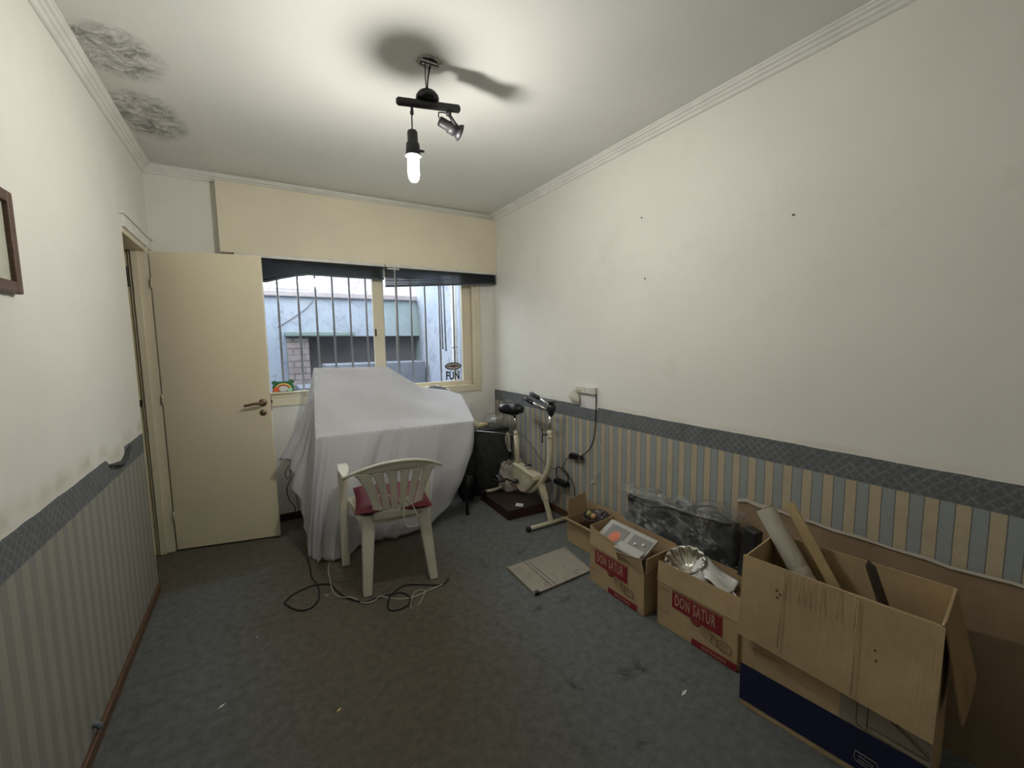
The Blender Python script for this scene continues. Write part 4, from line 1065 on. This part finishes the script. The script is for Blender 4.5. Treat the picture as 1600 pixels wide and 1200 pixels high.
# ------------------------------------------------------------------ flat greasy panel on the floor
bp = empty('oven_panel', (1.44, 2.01, 0), 'greasy beige flat panel lying on carpet left of the DON SATUR carton', 'panel')
def BP(x, y, z): return V((x-1.44, y-2.01, z))
pb = MB().slab([BP(1.226, 1.850, .006), BP(1.640, 1.872, .006), BP(1.686, 2.188, .006), BP(1.236, 2.172, .006)], .007); pb.build('sheet', M['board'], bp, bevel=.001)
lp = MB().slab([BP(1.220, 1.848, .002), BP(1.234, 1.848, .002), BP(1.244, 2.172, .002), BP(1.230, 2.172, .002)], .016); lp.slab([BP(1.632, 1.872, .002), BP(1.644, 1.872, .002), BP(1.690, 2.188, .002), BP(1.678, 2.188, .002)], .014); lp.build('rim', M['board'], bp, bevel=.001)
gv = MB()
for (x0, x1) in ((1.345, 1.352), (1.372, 1.378)): gv.slab([BP(x0, 1.858, .0131), BP(x0+.004, 1.858, .0131), BP(x1+.004, 2.165, .0131), BP(x1, 2.165, .0131)], .0006)
gv.build('groove', M['darkwood'], bp)
cn = MB().slab([BP(1.222, 1.846, .0), BP(1.252, 1.848, .0), BP(1.252, 1.868, .0), BP(1.224, 1.868, .0)], .019); cn.build('corner_cap', M['dark'], bp)
rg = MB()
for (cx, cy, r) in ((1.335, 1.895, .016), (1.56, 1.905, .018)): rg.tube([BP(cx+r*cos(a*.35), cy+r*sin(a*.35), .0136) for a in range(15)], .0012, 5)
rg.build('ring_stain', M['darkwood'], bp)

# ------------------------------------------------------------------ low platform with exercise bike
pf_ = empty('low_platform', (1.80, 3.03, 0), 'low dark brown platform on the carpet beneath the exercise bike', 'platform', rz=radians(-2))
MB().box((-.195, -.255, .002), (.195, .265, .072)).build('plinth', M['platside'], pf_, bevel=.003)
MB().box((-.197, -.257, .072), (.197, .267, .080)).build('top_panel', M['platform'], pf_, bevel=.002)
cd = MB().slab([(1.695, 2.835, .0815), (1.735, 2.79, .0815), (1.775, 2.835, .0815), (1.735, 2.885, .0815)], .0012).build('white_card', M['paper']); tag(cd, 'small white card lying on the dark platform', 'card')

bk_ = empty('exercise_bike', (1.83, 2.54, 0), 'old cream exercise bike with black saddle beside the striped wall', 'exercise bike')
def Q(y, z, x=0): return V((x, y-2.54, z))
MB().tube([Q(2.535, .022, -.205), Q(2.535, .022, .165)], .016, 12).build('front_foot', M['bike'], bk_)
for x in (-.212, .165): MB().tube([Q(2.535, .021, x-.006), Q(2.535, .021, x+.020)], .0195, 12).build('foot_cap', M['black'], bk_)
MB().tube(smooth_path([Q(3.215, .100, -.215), Q(3.215, .100, -.10), Q(3.20, .125, -.03), Q(3.20, .125, .03), Q(3.215, .100, .09), Q(3.215, .100, .16)], 4), .0145, 12).build('rear_foot', M['bike'], bk_)
for x in (-.222, .158): MB().tube([Q(3.215, .0995, x-.004), Q(3.215, .0995, x+.020)], .0180, 12).build('foot_cap', M['black'], bk_)
MB().tube([Q(3.20, .125), Q(3.06, .20), Q(2.98, .25)], .013, 10).build('rear_stay', M['bike'], bk_)
fl_ = MB(); a, b = Q(2.672, .30), Q(2.537, .025)
for i in (0,):
    dirv = (b-a).normalized(); sx_ = V((1, 0, 0)); sy_ = dirv.cross(sx_)
    def rect(c_, w_, h_): return [c_+sx_*w_+sy_*h_, c_-sx_*w_+sy_*h_, c_-sx_*w_-sy_*h_, c_+sx_*w_-sy_*h_]
    mid = a.lerp(b, .45)
    fl_.add(rect(a, .018, .024)+rect(mid, .018, .022), [(0,1,5,4),(1,2,6,5),(2,3,7,6),(3,0,4,7),(3,2,1,0),(4,5,6,7)])
    fl_.add(rect(mid, .014, .017)+rect(b, .014, .015), [(0,1,5,4),(1,2,6,5),(2,3,7,6),(3,0,4,7),(3,2,1,0),(4,5,6,7)])
fl_.build('front_leg', M['bike'], bk_, bevel=.003)
MB().tube(smooth_path([Q(2.90, .168), Q(2.826, .182), Q(2.75, .225), Q(2.70, .265), Q(2.646, .321), Q(2.590, .394), Q(2.558, .465), Q(2.546, .56), Q(2.545, .685)], 5), .0215, 14).build('curved_tube', M['bike'], bk_)
MB().lathe([(.0215, 0), (.026, .004), (.026, .022), (.021, .028), (.023, .032), (.023, .052), (.017, .056), (0, .056)], Matrix.Translation(Q(2.545, .672)), 18).build('collar', M['bike'], bk_)
MB().tube([Q(2.545, .70), Q(2.537, .86)], .011, 12).build('handlebar_post', M['chrome'], bk_)
lvr = MB(); lvr.tube([Q(2.545, .700, -.015), Q(2.560, .700, -.055)], .006, 8); lvr.tube([Q(2.562, .738, -.055), Q(2.566, .648, -.055)], .004, 8)
for z in (.738, .648): lvr.lathe([(0, -.008), (.006, -.006), (.007, 0), (.006, .006), (0, .008)], Matrix.Translation(Q(2.564, z, -.055)), 10)
lvr.build('clamp_lever', M['black'], bk_)
MB().lathe([(0, -.055), (.018, -.050), (.024, -.030), (.034, -.010), (.036, .010), (.030, .030), (.018, .040), (0, .042)], Matrix.Translation(Q(2.528, .895)), 20).build('steering_hub', M['black'], bk_)
MB().lathe([(0, 0), (.012, 0), (.012, .012), (.034, .014), (.036, .022), (.030, .026), (0, .027)], Matrix.Translation(Q(2.525, .928)), 20).build('dial', M['black'], bk_)
MB().tube([Q(2.545, .905, .015), Q(2.66, .935, .028), Q(2.80, .966, .035)], .010, 10).build('handlebar', M['chrome'], bk_)
MB().tube([Q(2.545, .890, -.03), Q(2.66, .915, -.042), Q(2.78, .940, -.050)], .010, 10).build('handlebar', M['chrome'], bk_)
for (x, y, z) in ((.031, 2.735, .951), (-.047, 2.705, .923)): MB().tube([Q(y, z, x), Q(y+.11, z+.022, x+.004), Q(y+.125, z+.024, x+.005)], [.0165, .0165, .011], 12).build('grip', M['black'], bk_)
# seat tube, post and saddle
MB().tube([Q(3.012, .36), Q(3.022, .50), Q(3.033, .605)], .0205, 14).build('seat_tube', M['bike'], bk_)
MB().tube([Q(3.033, .60), Q(3.035, .640)], .0175, 14).build('seat_clamp', M['bike'], bk_)
MB().tube([Q(3.035, .63), Q(3.055, .785)], .0105, 12).build('seat_post', M['chrome'], bk_)
text_mesh('RANDERS', .026, M['ink'], 'lettering', frame4(Q(3.035, .46, -.0212), (0, -.02, 1), (0, 1, .02)), bk_, ext=.0004)
text_mesh('Fitness', .018, M['inkfaint'], 'lettering', frame4(Q(2.566, .50, -.0218), (0, -.02, 1), (0, 1, .02)), bk_, ext=.0003)
sdl = MB()
def saddle(u, v):
    a = 2*pi*u; t_ = v*pi
    L1_ = .135
    yy = -cos(a)  # along length: + towards rear
    lx = .125*(.50+.50*(1/(1+math.exp(-6*(cos(a)*1.0)))))   # wide at the rear
    r = sin(t_)**.55
    X = lx*sin(a)*r; Y = .150*cos(a)*r; Z_ = .050*cos(t_)
    Z_ += .012*abs(X)/.1*(-1) + .020*max(0, Y/.15)**2
    return Q(3.075+Y, .838+Z_, X)
sdl.grid(saddle, 40, 16, True).build('saddle', M['blackm'], bk_)
MB().box((-.035, .500, .772), (.035, .60, .815)).build('saddle_mount', M['black'], bk_, bevel=.008)
# belt housing
hs = MB(); out = [(3.030, .375), (2.700, .345), (2.690, .315), (2.76, .235), (2.826, .180), (2.90, .160), (2.965, .190), (3.010, .26)]
hs.slab([Q(y, z, -.045) for y, z in out], .085 if True else 0)
h_ = hs.build('belt_housing', M['bike'], bk_, bevel=.008)
if min(v_.co.x for v_ in h_.data.vertices) < -.1: h_.location.x = .085
hr = MB().tube([Q(y, z, -.0465) for y, z in ((3.022, .366), (2.705, .338), (2.70, .318), (2.765, .240), (2.828, .187), (2.90, .168), (2.958, .196), (3.002, .262))], .003, 6, closed=True); hr.build('housing_seam', M['bike'], bk_)
MB().tube(smooth_path([Q(2.80, .30, -.047), Q(2.775, .275, -.047), Q(2.80, .235, -.047), Q(2.82, .215, -.047)], 4), .004, 6).build('housing_emblem', M['wirew'], bk_)
MB().lathe([(0, 0), (.030, 0), (.030, .006), (.018, .010), (.018, .014), (0, .014)], align(Q(2.85, .385, 0), (0, .15, 1)), 16).build('tension_knob', M['black'], bk_)
# crank and pedals
ck = MB(); ck.tube([Q(2.935, .245, -.095), Q(2.935, .245, .10)], .012, 10); ck.lathe([(0, 0), (.020, 0), (.020, .012), (0, .014)], align(Q(2.935, .245, -.060), (-1, 0, 0)), 14)
ck.tube([Q(2.935, .245, -.088), Q(3.07, .235, -.092)], [.010, .008], 8); ck.tube([Q(2.935, .245, .095), Q(2.80, .258, .10)], [.010, .008], 8); ck.build('crank', M['black'], bk_)
for (y, z, x, s) in ((3.075, .232, -.150, -1), (2.79, .262, .118, 1)):
    p_ = MB(); p_.box((x-.045, y-2.54-.045, z-.012), (x+.040, y-2.54+.045, z+.012))
    po_ = p_.build('pedal', M['black'], bk_, bevel=.006)
    MB().grid(lambda u, v, x=x, y=y, z=z: V((x-.035+.05*v, y-2.54+.060*cos(pi*u), z+.045*sin(pi*u))), 14, 3).build('pedal_strap', M['darkfab'], po_, solid=.003)

# ------------------------------------------------------------------ wall socket strip, adapter and leads
ps = empty('power_strip', (XR, 2.345, 1.035), 'white socket strip mounted on the right wall above the wallpaper border', 'power strip')
MB().box((-.030, -.108, -.022), (0, .108, .030)).build('housing', M['bluewhite'], ps, bevel=.007)
for y in (.05, -.005, -.06): MB().lathe([(0, 0), (.004, 0)], align((-.0305, y, .0), (-1, 0, 0)), 10).build('socket_hole', M['ink'], ps)
MB().box((-.034, .035, -.006), (-.029, .085, .004)).build('socket_slot', M['yel'], ps, bevel=.001)
pt_ = MB(); pt_.grid(lambda u, v: V((XR-.003-.035*v*(1-u*.4), 2.505-.07*u+(.03*v*(1-2*u)), 1.025-.055*v-(.03 if u > .4 and v > .9 else 0)-.015*u)), 8, 6)
tag(pt_.build('loose_paper_flap', M['quilt'], solid=.0008), 'torn pale paper flap hanging from wall beside the white socket strip', 'paper')
wp = MB().box((XR-.0012, 2.236, .905), (XR-.0002, 2.43, 1.02)); tag(wp.build('bare_wall_patch', M['paper']), 'square patch of whiter plaster on wall under the socket strip', 'patch')
cbk = MB(); cbk.tube(smooth_path([(XR-.015, 2.238, 1.015), (XR-.012, 2.240, .93), (XR-.010, 2.25, .80), (XR-.012, 2.262, .70), (XR-.014, 2.30, .62), (XR-.02, 2.35, .57), (XR-.025, 2.385, .548)], 6), .0038, 8)
cbk.tube(smooth_path([(XR-.028, 2.50, .51), (XR-.022, 2.545, .50), (XR-.015, 2.60, .44), (XR-.012, 2.62, .40), (XR-.015, 2.60, .36), (XR-.02, 2.55, .345), (XR-.02, 2.50, .33), (XR-.02, 2.47, .24), (XR-.02, 2.49, .15)], 6), .003, 8)
tag(cbk.build('adapter_lead', M['wire']), 'black lead running down from the socket strip through the plug adapter', 'lead')
ad = empty('plug_adapter', (XR-.03, 2.45, .52), 'black plug adapter hanging on the wallpaper beside the exercise bike', 'adapter')
MB().slab([(-.012, .065, -.022), (-.012, -.045, -.005), (-.012, -.045, .028), (-.012, .040, .030), (-.012, .065, .012)], -.035).build('body', M['blackm'], ad, bevel=.005)
MB().box((-.008, -.085, .0), (.014, -.040, .032)).build('plug', M['black'], ad, bevel=.005); MB().tube([(-.01, -.058, -.012), (.0, -.062, .05)], .003, 6).build('earth_clip', M['wirew'], ad)
cx_ = MB(); cx_.tube(smooth_path([(XR-.02, 2.70, .36), (XR-.03, 2.68, .29), (XR-.025, 2.62, .27), (XR-.02, 2.56, .29), (XR-.02, 2.55, .36), (XR-.02, 2.62, .39), (XR-.02, 2.68, .39)], 6, True), .005, 8); cx_.box((XR-.06, 2.54, .265), (XR-.012, 2.68, .30))
tag(cx_.build('coiled_lead', M['wire']), 'black lead coiled against the wallpaper behind the bike', 'lead')
tw = MB(); tw.tube(smooth_path([(XR-.008, 2.25, .80), (XR-.006, 2.235, .74), (XR-.006, 2.20, .66), (XR-.005, 2.185, .57), (XR-.006, 2.20, .48), (XR-.006, 2.255, .42), (XR-.008, 2.275, .385)], 6), .0016, 6)
tw.lathe([(0, -.008), (.008, -.006), (.009, 0), (.005, .006), (0, .007)], Matrix.Translation((XR-.010, 2.278, .375)), 10)
tag(tw.build('thin_white_wire', M['wirew']), 'thin wire ending in a white connector hanging down the striped wallpaper', 'wire')
lw = MB(); lw.tube(smooth_path([(XR-.05, 3.45, .62), (XR-.03, 3.2, .56), (XR-.012, 3.05, .47), (XR-.008, 2.95, .40), (XR-.008, 2.85, .36), (XR-.008, 2.70, .36)], 6), .002, 6)
tag(lw.build('thin_grey_lead', M['dark']), 'thin dark lead running low along the wall behind the bike seat', 'lead')
for i, (y, z, d_) in enumerate(((1.859, 2.115, 'left one of two high marks'), (1.009, 1.917, 'furthest to the right'), (1.827, 1.755, 'lower one below the first mark'))):
    nl = MB().tube([(XR+.002, y, z), (XR-.006, y, z-.002)], .004, 6).build('nail', M['ink']); tag(nl, 'small dark nail in the right wall, %s' % d_, 'nail')

# ------------------------------------------------------------------ corner behind the bike
sc_ = empty('speaker_cabinet', (1.80, 3.53, 0), 'tall black speaker cabinet in corner between sheet and bike', 'speaker')
MB().box((-.19, -.14, 0), (.17, .17, .60)).build('cabinet', M['black'], sc_, bevel=.006)
MB().box((-.175, -.146, .03), (.155, -.139, .57)).build('grille_cloth', M['darkfab'], sc_)
ap_ = empty('cream_hairdryer', (1.66, 3.47, .60), 'yellowed cream hand appliance lying on the black speaker', 'appliance')
MB().tube(smooth_path([(-.09, .0, .075), (-.03, -.01, .070), (.0, -.02, .045), (.02, -.03, .022)], 4), [.016, .018, .020, .022, .023, .024, .026, .028, .028, .028, .027, .026, .025], 12).build('head', M['bike'], ap_)
MB().tube([(-.005, -.02, .035), (.11, -.03, .040)], [.026, .018], 12).build('handle', M['yel'], ap_)
cbg = MB(); cbg.grid(lambda u, v: V((1.86+.095*cos(2*pi*u)*sin(pi*v)**.7*(1+.15*sin(7*u*6.28)), 3.50+.10*sin(2*pi*u)*sin(pi*v)**.7, .665-.06*cos(pi*v)+.025*noise.noise(V((u*9, v*7, 3))))), 30, 14, True)
tag(cbg.build('clear_plastic_bag', M['bagwrap']), 'crumpled clear plastic bag on top of the black speaker', 'bag')
al = MB().tube([(1.62, 3.36, .61), (1.80, 3.28, .585), (1.83, 3.06, .60)], .003, 6); tag(al.build('thin_rod', M['chrome']), 'thin metal rod lying from speaker top to the bike seat tube', 'rod')
wbn = MB(); random.seed(11)
for i in range(4): wbn.tube(smooth_path([(1.93+.006*i, 3.36, .56), (1.905+.012*i, 3.35, .50), (1.92+.010*i, 3.34, .42), (1.945+.006*i, 3.34, .38), (1.955-.004*i, 3.35, .46), (1.95, 3.36, .55)], 5), .003, 6)
tag(wbn.build('tied_cable_hank', M['wirew']), 'hank of pale cable hanging beside the black speaker', 'cable')
pbg = MB()
def bagf(u, v):
    a = 2*pi*u; r = 1/max(abs(cos(a)), abs(sin(a)), .75)
    return V((1.89+.115*r*cos(a)*(1-.12*v), 3.20+.075*r*sin(a)*(1-.3*v), .085+.235*v+.03*v*noise.noise(V((u*9, 1, 0)))+.012*sin(13*u*6.28)*v))
pbg.grid(bagf, 48, 14, True)
for k_, v_ in enumerate(pbg.v):
    nn_ = noise.noise(V((v_[0]*14, v_[1]*14, v_[2]*12)))*.022; pbg.v[k_] = (v_[0]+nn_, v_[1]+nn_*.6, v_[2])
tag(pbg.build('printed_paper_bag', M['bagp'], solid=.001), 'crumpled pinkish printed bag standing on the platform behind the bike', 'bag')
bbg = MB(); bbg.grid(lambda u, v: V((1.52+.09*cos(2*pi*u)*sin(pi*v)**.6*(1+.2*sin(4*u*6.28)), 3.36+.07*sin(2*pi*u)*sin(pi*v)**.6, .12-.115*cos(pi*v)+.02*noise.noise(V((u*8, v*6, 7)))*sin(pi*v))), 36, 16, True)
tag(bbg.build('black_refuse_bag', M['blackm']), 'shiny crumpled black plastic bag on the floor left of the platform', 'bag')
cdt = MB().box((1.735, YB-.02, .58), (1.757, YB, .815)); tag(cdt.build('cable_conduit', M['white'], bevel=.003), 'white vertical cable conduit on back wall near the corner', 'conduit')
cd2 = MB().box((1.58, YB-.016, .78), (1.592, YB, .845)); tag(cd2.build('wall_hook', M['rail'], bevel=.002), 'small pale stub on back wall beside the grey sheet', 'hook')

# ------------------------------------------------------------------ litter on the carpet
for i, (x, y, a, s, nm, lab) in enumerate(((-.207, 1.896, .6, .008, 'paper_scrap', 'white paper scrap on the carpet in left foreground'), (-.089, 2.281, 0, .004, 'plaster_speck', 'tiny white speck on the carpet left of the cords'), (.18, 1.637, .3, .006, 'yellow_scrap', 'yellowish scrap on the carpet in the foreground centre'), (.245, 2.47, .2, .006, 'lint_tuft', 'pale lint tuft beside the looped black cord'), (1.36, 1.0, .2, .012, 'paper_sliver', 'thin pale sliver on carpet before the DON SATUR cartons'), (1.30, 2.45, 0, .003, 'pale_crumb', 'tiny pale crumb on the carpet near the bike foot'))):
    c_, s_ = cos(a), sin(a); L__ = s*1.9
    m_ = MB().slab([(x-c_*L__, y-s_*L__, .002), (x+s_*s*.5, y-c_*s*.5, .002), (x+c_*L__, y+s_*L__, .003), (x-s_*s*.5, y+c_*s*.5, .004)], .0012)
    tag(m_.build(nm, M['paper'] if 'yellow' not in nm else M['yellow']), lab, 'scrap')
